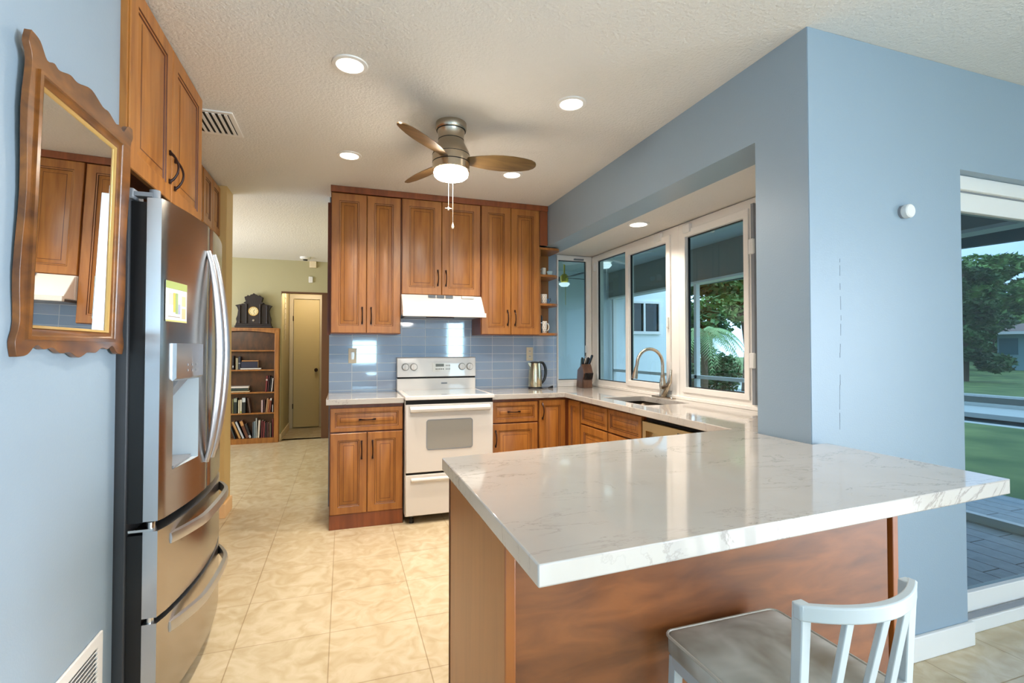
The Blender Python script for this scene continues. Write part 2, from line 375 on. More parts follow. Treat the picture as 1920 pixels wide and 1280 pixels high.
# bay: outside wall and frames
struct('wall_bay', MB().plate([(YQ - 0.01, 0), (YB + 0.1, 0), (YB + 0.1, CEIL), (YQ - 0.01, CEIL)], [[(2.2, 0.94), (4.17, 0.94), (4.17, 2.13), (2.2, 2.13)]], YZ, 2.30, 2.38)
       .plate([(1.895, 0), (2.30, 0), (2.30, CEIL), (1.895, CEIL)], [[(1.90, 0.955), (2.27, 0.955), (2.27, 2.125), (1.90, 2.125)]], XZ, YB + 0.012, YB + 0.1), M['frame'])

def framed(name, fn, u0, v0, u1, v1, a0, a1, bars, panes, gl, mt, pane_a):
    """frame with pane openings; bars: list of pane rects"""
    w = bpy.data.objects.new(name, None); COL.objects.link(w); w['kind'] = 'structure'
    part('window_frame', MB().plate([(u0, v0), (u1, v0), (u1, v1), (u0, v1)], [[(a, b), (c, b), (c, d), (a, d)] for a, b, c, d in panes], fn, a0, a1), mt, w, bevel=0.003)
    for (a, b, c, d), pa in zip(panes, pane_a):
        e = 0.006
        part('gasket', MB().plate([(a - 0.001, b - 0.001), (c + 0.001, b - 0.001), (c + 0.001, d + 0.001), (a - 0.001, d + 0.001)], [[(a + e, b + e), (c - e, b + e), (c - e, d - e), (a + e, d - e)]], fn, pa - 0.008, pa + 0.008), M['black'], w)
        lo, hi = fn(a, b, pa - 0.002), fn(c, d, pa + 0.002)
        part('pane', MB().quad(fn(a, b, pa), fn(c, b, pa), fn(c, d, pa), fn(a, d, pa)), gl, w)
    return w
w1 = framed('window_1', XZ, 1.897, 0.935, 2.262, 2.15, YB - 0.012, YB + 0.03, None, [(1.912, 0.975, 2.204, 2.104)], M['glass'], M['frame'], [YB + 0.012])
part('latch', MB().box(2.07, YB - 0.03, 2.108, 2.17, YB - 0.012, 2.124), M['grey'], w1, bevel=0.002)
part('latch', MB().box(2.188, YB - 0.028, 1.23, 2.203, YB - 0.012, 1.30), M['trimw'], w1, bevel=0.003)
w2 = framed('window_2', YZ, 2.90, 0.925, 4.185, 2.15, 2.262, 2.30, None, [(3.60, 0.978, 4.086, 2.094), (3.03, 1.008, 3.53, 2.05)], M['glass'], M['frame'], [2.285, 2.278])
part('window_sash', MB().plate([(2.985, 0.962), (3.57, 0.962), (3.57, 2.10), (2.985, 2.10)], [[(3.03, 1.008), (3.53, 1.008), (3.53, 2.05), (3.03, 2.05)]], YZ, 2.246, 2.262), M['frame'], w2, bevel=0.003)
part('lock', MB().box(2.236, 3.08, 2.075, 2.262, 3.16, 2.135), M['trimw'], w2, bevel=0.004)
part('lock', MB().box(2.240, 4.10, 2.0, 2.262, 4.13, 2.08), M['trimw'], w2, bevel=0.004)
part('latch', MB().box(2.232, 2.992, 1.42, 2.247, 3.01, 1.50), M['trimw'], w2, bevel=0.003)
w3 = framed('window_3', YZ, 2.19, 0.925, 2.90, 2.15, 2.262, 2.30, None, [(2.30, 1.002, 2.822, 2.046)], M['glass'], M['frame'], [2.285])
part('window_sash', MB().plate([(2.262, 0.965), (2.86, 0.965), (2.86, 2.095), (2.262, 2.095)], [[(2.30, 1.002), (2.822, 1.002), (2.822, 2.046), (2.30, 2.046)]], YZ, 2.250, 2.262), M['frame'], w3, bevel=0.003)
part('window_track', MB().box(2.236, 2.205, 0.945, 2.262, 2.228, 2.11), M['grey'], w3, bevel=0.002)
for z in (1.20, 1.86): part('latch', MB().box(2.222, 2.20, z - 0.045, 2.24, 2.235, z + 0.045), M['trimw'], w3, bevel=0.006)
part('lock', MB().box(2.236, 2.76, 2.07, 2.262, 2.83, 2.13), M['trimw'], w3, bevel=0.004)
struct('trim_1', MB().box(2.24, 2.0, 0.9145, 2.262, 4.186, 0.935).box(1.893, YB - 0.03, 0.9145, 2.262, YB - 0.012, 0.95), M['frame'], bevel=0.002)

# sliding glass door in the front wall
d1 = bpy.data.objects.new('door_1', None); COL.objects.link(d1); d1['kind'] = 'structure'
part('door_frame', MB().box(2.556, 1.43, 1.99, 5.2, 1.60, 2.053).box(2.556, 1.43, 0, 5.2, 1.60, 0.06), M['trimw'], d1, bevel=0.004)
part('door_sash', MB().plate([(2.56, 0.06), (3.68, 0.06), (3.68, 1.99), (2.56, 1.99)], [[(2.60, 0.165), (3.60, 0.165), (3.60, 1.90), (2.60, 1.90)]], XZ, 1.455, 1.50), M['trimw'], d1, bevel=0.003)
part('door_track', MB().box(2.558, 1.44, 0.06, 5.19, 1.449, 0.085).box(2.558, 1.49, 2.0 - 0.015, 5.19, 1.449, 1.99), M['grey'], d1)
part('pane', MB().quad((2.60, 1.478, 0.165), (3.60, 1.478, 0.165), (3.60, 1.478, 1.90), (2.60, 1.478, 1.90)), M['glass_door'], d1)
part('door_sash', MB().plate([(3.60, 0.06), (5.19, 0.06), (5.19, 1.99), (3.60, 1.99)], [[(3.70, 0.165), (5.10, 0.165), (5.10, 1.90), (3.70, 1.90)]], XZ, 1.52, 1.56), M['trimw'], d1, bevel=0.003)
part('pane', MB().quad((3.70, 1.54, 0.165), (5.10, 1.54, 0.165), (5.10, 1.54, 1.90), (3.70, 1.54, 1.90)), M['glass_door'], d1)

# hall beyond the kitchen
struct('wall_hall', MB().plate([(-4.2, 0), (0.1, 0), (0.1, CEIL), (-4.2, CEIL)], [[(-0.828, -0.01), (-0.12, -0.01), (-0.12, 2.062), (-0.828, 2.062)]], XZ, 7.40, 7.50), M['green'])
struct('trim_2', MB().box(-0.827, 7.395, 2.045, -0.12, 7.50, 2.064).box(-0.30, 7.41, 0, -0.12, 8.49, 2.5), M['brown'])  # lintel underside and right alcove side, shade painted in as brown
struct('wall_alcove', MB().box(-0.98, 7.5, 0, -0.83, 8.6, CEIL).box(-0.98, 8.5, 0, -0.1, 8.6, CEIL).box(-0.98, 7.5, 2.3, -0.1, 8.6, 2.34), M['beige'])
struct('wall_far_left', MB().plate([(4.375, 0), (7.4, 0), (7.4, CEIL), (4.375, CEIL)], [[(4.9, 0.8), (6.7, 0.8), (6.7, 2.1), (4.9, 2.1)]], YZ, -4.2, -4.1), M['green'])
struct('wall_far_near', MB().box(-4.2, 4.16, 0, -1.7, 4.375, CEIL), M['green'])
struct('wall_far_right', MB().box(-0.11, YB + 0.18, 0, 0.1, 7.4, CEIL), M['green'])
struct('baseboard_hall', MB().box(-0.86, 7.385, 0, -0.828, 7.40, 0.09).box(-0.83, 7.4, 0, -0.815, 8.5, 0.09).box(-0.83, 8.485, 0, -0.79, 8.5, 0.09), M['ivory'])
d2 = bpy.data.objects.new('door_2', None); COL.objects.link(d2); d2['kind'] = 'structure'
part('door_frame', MB().plate([(-0.826, 0), (-0.31, 0), (-0.31, 2.136), (-0.826, 2.136)], [[(-0.768, -0.01), (-0.374, -0.01), (-0.374, 2.065), (-0.768, 2.065)]], XZ, 8.46, 8.50), mat('door_casing', srgb(206, 196, 172), 0.5), d2, bevel=0.004)
part('door_panel', MB().box(-0.764, 8.478, 0.012, -0.378, 8.498, 2.06), mat('door_paint', srgb(206, 190, 142), 0.5), d2, bevel=0.003)
k = MB(); k.lathe([(0.0, 0), (0.026, 0), (0.026, 0.008), (0.01, 0.012), (0.01, 0.03), (0.026, 0.04), (0.028, 0.052), (0.018, 0.062), (0, 0.064)], (-0.423, 8.478, 0.926), 14, cap=False, axis='Y')
k.v = [(x, 2 * 8.478 - y, z) for x, y, z in k.v]
part('door_handle', k, M['bronze'], d2)
for z in (0.35, 1.75): part('hinge', MB().box(-0.775, 8.452, z - 0.04, -0.762, 8.462, z + 0.04), M['bronze'], d2)

# ================================================================== CABINET KIT
WD = [M['maple'], M['glaze']]
def panel(mb, o, u, v, n, w, h, t=0.02, fr=0.055):
    """raised-panel slab: o = back lower corner of the front plane, n = outward"""
    o, u, v, n = map(Vector, (o, u, v, n))
    s = min(1.0, (min(w, h) / 2 - 0.012) / (fr + 0.042))
    prof = [(0, -t), (0, -0.003), (0.003, 0), (fr * s, 0), ((fr + 0.003) * s, -0.004), ((fr + 0.010) * s, -0.0045), ((fr + 0.013) * s, -0.009), ((fr + 0.036) * s, -0.003), ((fr + 0.039) * s, -0.0015)]
    mats = [0, 0, 0, 1, 0, 1, 0, 1, 0]
    rings = []
    for i, d in prof:
        rings.append([o + u * a + v * b + n * d for a, b in ((i, i), (w - i, i), (w - i, h - i), (i, h - i))])
    ids = [[mb.vert(p) for p in r] for r in rings]
    for k in range(len(ids) - 1):
        for j in range(4): mb.face((ids[k][j], ids[k][(j + 1) % 4], ids[k + 1][(j + 1) % 4], ids[k + 1][j]), mats[k])
    mb.face(ids[0][::-1], 0); mb.face(ids[-1], 0)
    return mb
def pull(mb, c, along, n, L=0.115, proj=0.03):
    """arched bail pull centred at c on the door face"""
    c, along, n = map(Vector, (c, along, n)); pts = []; rs = []
    for k in range(13):
        t_ = k / 12; a = (t_ - 0.5) * L; d = proj * math.sin(math.pi * min(1, max(0, t_))) ** 0.7
        pts.append(c + along * a + n * (d * 0.95 + 0.004)); rs.append(0.0042 + 0.0022 * abs(2 * t_ - 1) ** 4)
    mb.tube(pts, rs, 8)
    sd = along.cross(n)
    for sg in (-1, 1):
        e = c + along * (sg * L / 2)
        q = [e + along * a + sd * b for a, b in ((-0.009, -0.006), (0.009, -0.006), (0.009, 0.006), (-0.009, 0.006))]
        mb.rings([q, [p + n * 0.007 for p in q]])
    return mb
UX, UY, UZ, NY, PX = Vector((1, 0, 0)), Vector((0, 1, 0)), Vector((0, 0, 1)), Vector((0, -1, 0)), Vector((1, 0, 0))
NX = Vector((-1, 0, 0))
def add_door(parent, kind, o, u, v, n, w, h, handle=None, fr=0.055, hl=0.115):
    d = part(kind, panel(MB(), o, u, v, n, w, h, 0.019, fr), WD, parent)
    if handle:
        c, al = handle; part('handle', pull(MB(), c, al, n, hl), M['bronze'], d)
    return d

# ---- upper cabinets on the back wall (front plane Y 3.88)
YU = 3.88
def upper(x0, x1, z0, z1, label, xm, hz):
    t_ = thing('wall_cabinet', label, 'cabinet', (x0, YB, z0))
    part('body', MB().box(x0, YU + 0.021, z0, x1, YB - 0.01, z1), M['maple_dark'], t_)
    g = 0.004
    add_door(t_, 'door', (x0 + g, YU, z0 + g), UX, UZ, NY, xm - x0 - 2 * g + 0.002, z1 - z0 - 2 * g, ((xm - 0.032, YU, hz), UZ))
    add_door(t_, 'door', (xm + g - 0.002, YU, z0 + g), UX, UZ, NY, x1 - xm - 2 * g + 0.002, z1 - z0 - 2 * g, ((xm + 0.034, YU, hz), UZ))
    return t_
upper(-0.097, 0.422, 1.385, 2.452, 'tall stained maple wall cabinet left of the range hood', 0.163, 1.522)
upper(0.426, 1.070, 1.697, 2.456, 'shorter stained maple wall cabinet directly above the white range hood', 0.745, 1.836)
upper(1.074, 1.598, 1.385, 2.460, 'tall stained maple wall cabinet right of the range hood, beside the open mug shelves', 1.335, 1.528)
single('crown_trim', MB().box(-0.10, YU - 0.006, 2.455, 1.672, YB - 0.005, CEIL - 0.001).box(1.598, YU + 0.004, 2.16, 1.672, YU + 0.02, 2.455), M['maple_dark'], 'dark brown wood filler strip between the wall cabinets and the ceiling', 'trim', (0.78, YB, 2.455), bevel=0.002)
single('end_panel', MB().box(-0.128, YB - 0.012, 1.38, -0.105, YB + 0.0, 2.455), M['maple_dark'], 'narrow dark wood strip on the wall end left of the tall cabinet', 'trim', (-0.12, YB, 1.38))

# ---- open corner shelves with mugs
sh = thing('corner_shelf', 'open wooden end shelves holding mugs right of the wall cabinets', 'shelf', (1.60, YB, 1.385))
part('back_panel', MB().box(1.602, YB - 0.022, 1.385, 1.805, YB - 0.009, 2.15), M['maple'], sh)
part('side_panel', MB().box(1.60, YU + 0.02, 1.385, 1.612, YB - 0.022, 2.15), M['maple'], sh)
def shelf_poly(r):
    x0, x1, y0, y1 = 1.612, r, YU + 0.022, YB - 0.022
    pts = [(x0, y1), (x0, y0), (x0 + 0.09, y0)]
    for k in range(7):
        a = math.pi / 2 * k / 6; pts.append((x1 - 0.08 + 0.08 * math.sin(a), y0 + 0.08 - 0.08 * math.cos(a)))
    pts.append((x1, y1)); return pts
for z, r in ((1.385, 1.80), (1.642, 1.80), (1.893, 1.80), (2.128, 1.818)):
    part('shelf', MB().prism(shelf_poly(r), XY, z, z + 0.02), M['maple'], sh, bevel=0.002)

# ---- range hood
hd = thing('range_hood', 'white under-cabinet range hood above the white stove', 'range hood', (0.745, YB, 1.53))
hb = MB(); x0, x1 = 0.424, 1.070
hb.rings([[(x0, YB - 0.012, 1.695), (x1, YB - 0.012, 1.695), (x1, YB - 0.012, 1.535), (x0, YB - 0.012, 1.535)],
          [(x0, 3.86, 1.695), (x1, 3.86, 1.695), (x1, 3.86, 1.535), (x0, 3.86, 1.535)]])
hb.rings([[(x0, 3.86, 1.695), (x1, 3.86, 1.695), (x1, 3.86, 1.535), (x0, 3.86, 1.535)],
          [(x0 + 0.0, 3.835, 1.665), (x1 - 0.0, 3.835, 1.665), (x1, 3.735, 1.535), (x0, 3.735, 1.535)]])
part('body', hb, M['white'], hd, bevel=0.004)
part('lower_rim', MB().box(x0 - 0.004, 3.722, 1.515, x1 + 0.004, 3.75, 1.55), M['white'], hd, bevel=0.003)
fl = MB().box(x0 + 0.03, 3.76, 1.519, x1 - 0.03, 4.15, 1.534); part('filter', fl, M['grey'], hd)
lv = MB()
for gx in (0.63, 0.70, 0.77):
    for k in range(5): lv.box(gx, 3.832, 1.672 + k * 0.0045, gx + 0.058, 3.862, 1.6745 + k * 0.0045)
part('vent_slots', lv, M['grey'], hd)
part('switch_strip', MB().box(0.90, 3.832, 1.672, 1.0, 3.862, 1.692), mat('hood_label', srgb(214, 208, 200), 0.4), hd)
part('grease_rail', MB().tube([(0.60, 3.76, 1.53), (0.60, 3.755, 1.512), (0.82, 3.755, 1.512), (0.82, 3.76, 1.53)], 0.004, 6), M['bronze'], hd)

# ---- base cabinet left of the range
YF = 3.63
bc = thing('base_cabinet', 'maple base cabinet with one drawer and two doors left of the white stove', 'cabinet', (0.16, YB, 0))
part('body', MB().box(-0.092, YF + 0.02, 0.10, 0.415, YB - 0.01, 0.873), M['maple_dark'], bc)
part('toe_board', MB().box(-0.092, YF + 0.008, 0.0, 0.415, YF + 0.03, 0.104).box(-0.092, YF + 0.03, 0, -0.08, YB - 0.01, 0.10), M['maple_dark'], bc, bevel=0.002)
add_door(bc, 'drawer', (-0.086, YF, 0.683), UX, UZ, NY, 0.496, 0.165, ((0.163, YF, 0.765), UX), 0.03, 0.10)
add_door(bc, 'door', (-0.086, YF, 0.106), UX, UZ, NY, 0.245, 0.566, ((0.124, YF, 0.55), UZ), 0.05)
add_door(bc, 'door', (0.165, YF, 0.106), UX, UZ, NY, 0.245, 0.566, ((0.20, YF, 0.55), UZ), 0.05)

# ---- base cabinet right of the range + corner + sink base
b2 = thing('base_cabinet', 'maple base cabinet with drawer over door just right of the white stove', 'cabinet', (1.28, YB, 0))
part('body', MB().box(1.09, YF + 0.02, 0.10, 1.483, YB - 0.01, 0.873), M['maple_dark'], b2)
part('toe_board', MB().box(1.09, YF + 0.06, 0, 1.483, YF + 0.08, 0.10), M['maple_dark'], b2)
add_door(b2, 'drawer', (1.096, YF, 0.692), UX, UZ, NY, 0.378, 0.158, ((1.272, YF, 0.775), UX), 0.03, 0.09)
add_door(b2, 'door', (1.096, YF, 0.106), UX, UZ, NY, 0.378, 0.575, ((1.122, YF, 0.57), UZ), 0.05)
XF = 1.735
cc = thing('corner_cabinet', 'maple corner base cabinet with a folding door in the inner corner', 'cabinet', (1.72, YB, 0))
part('body', MB().box(1.486, YF + 0.02, 0.10, 2.24, YB - 0.01, 0.873).box(XF + 0.02, 3.41, 0.10, 2.24, YF + 0.02, 0.873), M['maple_dark'], cc)
part('toe_board', MB().box(1.486, YF + 0.06, 0, XF + 0.08, YF + 0.08, 0.10), M['maple_dark'], cc)
add_door(cc, 'door', (1.489, YF, 0.106), UX, UZ, NY, 0.228, 0.752, ((1.515, YF, 0.77), UZ), 0.045)
add_door(cc, 'door', (XF, 3.615, 0.106), -UY, UZ, NX, 0.198, 0.752, None, 0.045)
sb = thing('sink_cabinet', 'maple sink base cabinet with two false drawer fronts under the sink', 'cabinet', (2.0, 2.99, 0))
part('body', MB().box(XF + 0.02, 2.585, 0.10, XF + 0.04, 3.405, 0.873).box(XF + 0.04, 2.585, 0.10, 2.24, 2.60, 0.873).box(XF + 0.04, 3.39, 0.10, 2.24, 3.405, 0.873).box(XF + 0.04, 2.60, 0.10, 2.24, 3.39, 0.115), M['maple_dark'], sb)
for y in (3.398, 2.985):
    add_door(sb, 'drawer_front', (XF, y, 0.697), -UY, UZ, NX, 0.395, 0.155, None, 0.03)
    add_door(sb, 'door', (XF, y, 0.106), -UY, UZ, NX, 0.395, 0.58, ((XF, 2.99 + (0.04 if y > 3 else -0.04), 0.52), UZ), 0.05)

# ---- dishwasher
dw = thing('dishwasher', 'built-in dishwasher with a brushed tan-gold steel door beside the sink cabinet', 'dishwasher', (2.0, 2.28, 0))
part('body', MB().box(XF + 0.03, 1.985, 0.08, 2.24, 2.575, 0.872), M['dark'], dw)
part('door', MB().plate([(1.99, 0.10), (2.572, 0.10), (2.572, 0.83), (1.99, 0.83)], [[(2.02, 0.70), (2.54, 0.70), (2.54, 0.775), (2.02, 0.775)]], YZ, XF - 0.004, XF + 0.03), M['dwsteel'], dw, bevel=0.003)
part('handle_pocket', MB().box(XF + 0.024, 2.02, 0.70, XF + 0.032, 2.54, 0.775), M['dwsteel'], dw)
part('badge', MB().box(XF - 0.006, 2.19, 0.798, XF - 0.004, 2.24, 0.808), M['black'], dw, label='small black badge')

# ---- range
rg = thing('range', 'white freestanding electric stove with oven and control knobs on its backguard', 'stove', (0.75, YB, 0))
rx0, rx1 = 0.424, 1.084
part('body', MB().box(rx0, 3.60, 0.055, rx1, 4.17, 0.895), M['white'], rg, bevel=0.003)
part('cooktop', MB().box(rx0 - 0.004, 3.548, 0.897, rx1 + 0.004, 4.10, 0.926), M['white'], rg, bevel=0.005)
part('cooktop_glass', MB().box(rx0 + 0.03, 3.59, 0.9262, rx1 - 0.03, 4.06, 0.9275), M['cooktop'], rg)
part('gap', MB().box(rx0 + 0.004, 3.575, 0.862, rx1 - 0.004, 3.60, 0.897), M['dark'], rg)
od = part('oven_door', MB().plate([(rx0 + 0.002, 0.372), (rx1 - 0.002, 0.372), (rx1 - 0.002, 0.864), (rx0 + 0.002, 0.864)], [], XZ, 3.565, 3.60), M['white'], rg, bevel=0.006)
def rrect(x0, z0, x1, z1, r, n=5):
    pts = []
    for cx, cz, a0 in ((x1 - r, z1 - r, 0), (x0 + r, z1 - r, 90), (x0 + r, z0 + r, 180), (x1 - r, z0 + r, 270)):
        for k in range(n + 1): a = R(a0 + 90 * k / n); pts.append((cx + r * math.cos(a), cz + r * math.sin(a)))
    return pts
part('window', MB().prism(rrect(0.578, 0.535, 0.918, 0.748, 0.018), XZ, 3.5635, 3.566), M['ovenglass'], od)
part('window_rim', MB().plate(rrect(0.574, 0.531, 0.922, 0.752, 0.021), [rrect(0.580, 0.537, 0.916, 0.746, 0.016)], XZ, 3.562, 3.566), M['grey'], od)
hm = MB(); sec = [(3.565, 0.852), (3.535, 0.846), (3.528, 0.832), (3.532, 0.815), (3.548, 0.806), (3.565, 0.806)]
hm.rings([[(rx0 + 0.03, y, z) for y, z in sec], [(rx1 - 0.03, y, z) for y, z in sec]]); part('handle', hm, M['white'], od, bevel=0.003)
dr = part('storage_drawer', MB().box(rx0 + 0.002, 3.567, 0.062, rx1 - 0.002, 3.60, 0.356), M['white'], rg, bevel=0.005)
hm = MB(); sec = [(3.567, 0.335), (3.553, 0.330), (3.549, 0.318), (3.556, 0.306), (3.567, 0.300)]
hm.rings([[(rx0 + 0.04, y, z) for y, z in sec], [(rx1 - 0.04, y, z) for y, z in sec]]); part('handle', hm, M['white'], dr, bevel=0.003)
part('gap', MB().box(rx0 + 0.006, 3.58, 0.354, rx1 - 0.006, 3.6, 0.374), M['dark'], rg)
for fx in (rx0 + 0.05, rx1 - 0.05):
    for fy in (3.62, 4.12): part('foot', MB().lathe([(0.018, 0), (0.018, 0.03), (0.01, 0.035), (0.01, 0.06)], (fx, fy, 0), 12), M['black'], rg)
bgd = part('backguard', MB().rings([[(rx0 - 0.006, y, z) for y, z in ((4.10, 0.92), (4.10, 1.02), (4.17, 1.02), (4.17, 0.92))], [(rx1 + 0.0, y, z) for y, z in ((4.10, 0.92), (4.10, 1.02), (4.17, 1.02), (4.17, 0.92))]]), M['white'], rg, bevel=0.003)
part('gap', MB().box(rx0, 4.105, 1.02, rx1 - 0.004, 4.165, 1.034), M['dark'], rg)
sec = [(4.088, 1.034), (4.098, 1.190), (4.112, 1.197), (4.17, 1.197), (4.17, 1.034)]
cp = part('control_panel', MB().rings([[(rx0 - 0.006, y, z) for y, z in sec], [(rx1 + 0.0, y, z) for y, z in sec]]), M['white'], rg, bevel=0.003)
greyp = mat('panel_print', srgb(150, 146, 138), 0.4)
for kx in (0.484, 0.553, 0.962, 1.030):
    kb = MB().lathe([(0.031, 0.0), (0.031, -0.003), (0.024, -0.004), (0.024, -0.020), (0.0, -0.021)], (kx, 4.093, 1.117), 22, mats=[1, 1, 0, 0], cap=False, axis='Y')
    kb.box(kx - 0.004, 4.062, 1.094, kx + 0.004, 4.075, 1.140, 0)
    part('knob', kb, [M['white'], greyp], cp)
dp = MB().box(0.71, 4.087, 1.075, 0.86, 4.092, 1.150, 0)
part('display', dp, mat('panel_face', srgb(222, 216, 204), 0.15, coat=0.5), cp)
db = MB().box(0.735, 4.0855, 1.118, 0.805, 4.0875, 1.142, 0)
for i in range(3):
    for j in range(2): db.box(0.822 + i * 0.014, 4.0855, 1.092 + j * 0.03, 0.829 + i * 0.014, 4.0875, 1.102 + j * 0.03, 0)
for i in range(5): db.box(0.735 + i * 0.015, 4.0855, 1.092, 0.744 + i * 0.015, 4.0875, 1.103, 0)
part('display_window', db, mat('display_print', srgb(104, 100, 84), 0.3), cp)
part('badge', MB().box(0.785, 4.096, 0.972, 0.835, 4.101, 0.984), M['grey'], bgd, label='small grey maker badge')

# ---- countertops
single('countertop', MB().box(-0.116, 3.61, 0.8745, 0.419, YB - 0.009, 0.914), M['quartz'], 'short white quartz countertop slab left of the stove', 'countertop', (0.15, 3.9, 0.8745), bevel=0.003)
outer = [(1.0895, 3.612), (1.700, 3.612), (1.632, 1.742), (0.306, 1.582), (0.306, 0.753), (1.728, 0.837), (1.728, YP - 0.020), (1.655, YP - 0.020), (1.655, YQ + 0.003), (2.296, YQ + 0.003), (2.296, YB - 0.009), (1.0895, YB - 0.009)]
SX0, SX1, SY0, SY1 = 1.795, 2.145, 2.635, 3.17
single('countertop', MB().plate(outer, [rrect(SX0, SY0, SX1, SY1, 0.03)], XY, 0.8745, 0.914), M['quartz'], 'large veined white quartz counter running from the stove past the sink to the peninsula', 'countertop', (1.3, 1.3, 0.8745), bevel=0.003)

# ---- sink and faucet
sk = MB(); rr = rrect(SX0 - 0.008, SY0 - 0.008, SX1 + 0.008, SY1 + 0.008, 0.035); ri = rrect(SX0 + 0.012, SY0 + 0.012, SX1 - 0.012, SY1 - 0.012, 0.03)
sk.rings([[(x, y, 0.874) for x, y in rr], [(x, y, 0.70) for x, y in ri]], cap0=False, cap1=True)
so = single('sink', sk, M['sinksteel'], 'dark stainless undermount sink set in the counter below the windows', 'sink', (1.97, 2.9, 0.70))
sm_ = so.modifiers.new('solid', 'SOLIDIFY'); sm_.thickness = 0.003
fc = thing('faucet', 'brushed nickel pull-down gooseneck faucet beside the sink', 'faucet', (2.215, 3.03, 0.914))
part('deck_plate', MB().prism(rrect(2.19, 2.90, 2.240, 3.15, 0.024), XY, 0.9145, 0.922), M['nickel'], fc, bevel=0.003)
part('body', MB().lathe([(0.026, 0.921), (0.024, 0.93), (0.019, 0.96), (0.024, 1.0), (0.021, 1.04), (0.015, 1.065), (0.017, 1.07), (0.017, 1.078), (0.013, 1.08)], (2.215, 3.03, 0), 18), M['nickel'], fc)
pts = [(2.215, 3.03, 1.075), (2.215, 3.03, 1.15)]
for k in range(13):
    a = math.pi * k / 12; pts.append((2.107 + 0.108 * math.cos(a), 3.03, 1.155 + 0.112 * math.sin(a)))
pts.append((1.990, 3.03, 1.125))
part('spout', MB().tube(pts, 0.0115, 12), M['nickel'], fc)
part('spray_head', MB().tube([(1.992, 3.03, 1.135), (1.989, 3.03, 1.12), (1.980, 3.03, 1.075), (1.976, 3.03, 1.055)], [0.013, 0.014, 0.021, 0.022], 14), M['nickel'], fc)
part('lever', MB().tube([(2.20, 3.015, 0.985), (2.215, 2.975, 1.0), (2.222, 2.955, 1.03), (2.225, 2.95, 1.09), (2.226, 2.948, 1.12)], [0.012, 0.016, 0.015, 0.009, 0.008], 10), M['nickel'], fc)
part('lever_base', MB().tube([(2.215, 3.02, 0.925), (2.218, 2.985, 0.985), (2.220, 2.965, 1.01)], [0.020, 0.017, 0.014], 10), M['nickel'], fc)

# ---- peninsula cabinet
pn = thing('peninsula_cabinet', 'peninsula base clad in orange-brown wood panels under the quartz counter', 'cabinet', (0.9, 1.2, 0))
part('side_panel', MB().box(0.328, 1.03, 0.0, 0.345, 1.555, 0.8735), M['sidewood'], pn, bevel=0.001)
part('corner_post', MB().box(0.325, 0.985, 0.0, 0.350, 1.027, 0.8735), M['sidewood'], pn, bevel=0.003)
part('back_panel', MB().box(0.352, 0.998, 0.0, 1.488, 1.014, 0.8735), M['panelwood'], pn)
part('end_post', MB().box(1.500, 0.990, 0.0, 1.522, 1.03, 0.8735), M['sidewood'], pn, bevel=0.002)
part('body', MB().box(0.346, 1.015, 0.0, 1.50, 1.52, 0.8735), M['maple_dark'], pn)
part('trim_strip', MB().box(0.326, 1.556, 0.0, 0.346, 1.566, 0.8735), M['glaze'], pn)
for i in range(3):
    add_door(pn, 'door', (0.36 + (i + 1) * 0.376, 1.54, 0.106), -UX, UZ, UY, 0.37, 0.75, ((0.36 + (i + 1) * 0.376 - 0.03, 1.54, 0.72), UZ), 0.05)

# ================================================================== FRIDGE SIDE
FY0, FY1, FYM = 1.885, 2.715, 2.300
def fx(y): return -0.573 + 0.045 * (1 - ((y - FYM) / 0.415) ** 2)
fr = thing('refrigerator', 'stainless steel french-door refrigerator with water dispenser and two bottom drawers', 'refrigerator', (-0.9, FYM, 0))
part('body', MB().box(-1.34, FY0 + 0.002, 0.03, -0.665, FY1, 1.762), M['fridge_side'], fr, bevel=0.004)
part('gasket', MB().box(-0.665, FY0 + 0.012, 0.06, -0.622, FY1 - 0.01, 0.66).box(-0.665, FY0 + 0.012, 0.70, -0.622, 1.96, 1.755).box(-0.665, 2.17, 0.70, -0.622, FY1 - 0.01, 1.755).box(-0.665, 1.96, 1.285, -0.622, 2.17, 1.755).box(-0.665, 1.96, 0.70, -0.622, 2.17, 0.85), M['black'], fr)
part('hinge_cover', MB().box(-0.80, FY0 + 0.004, 1.763, -0.655, FY0 + 0.09, 1.797), M['grey'], fr, bevel=0.006)
part('hinge_cover', MB().box(-0.80, FY1 - 0.09, 1.763, -0.655, FY1 - 0.004, 1.797), M['grey'], fr, bevel=0.006)
part('hinge', MB().box(-0.66, FY0 + 0.006, 1.772, -0.605, FY0 + 0.045, 1.786).lathe([(0.016, 1.762), (0.016, 1.798)], (-0.603, FY0 + 0.026, 0), 14), M['grey'], fr)
part('hinge', MB().lathe([(0.012, 0.660), (0.012, 0.700)], (-0.60, FY0 + 0.02, 0), 12).box(-0.66, FY0 + 0.006, 0.672, -0.59, FY0 + 0.035, 0.680), M['chrome'], fr)
part('hinge', MB().lathe([(0.012, 0.368), (0.012, 0.394)], (-0.60, FY0 + 0.02, 0), 12), M['chrome'], fr)
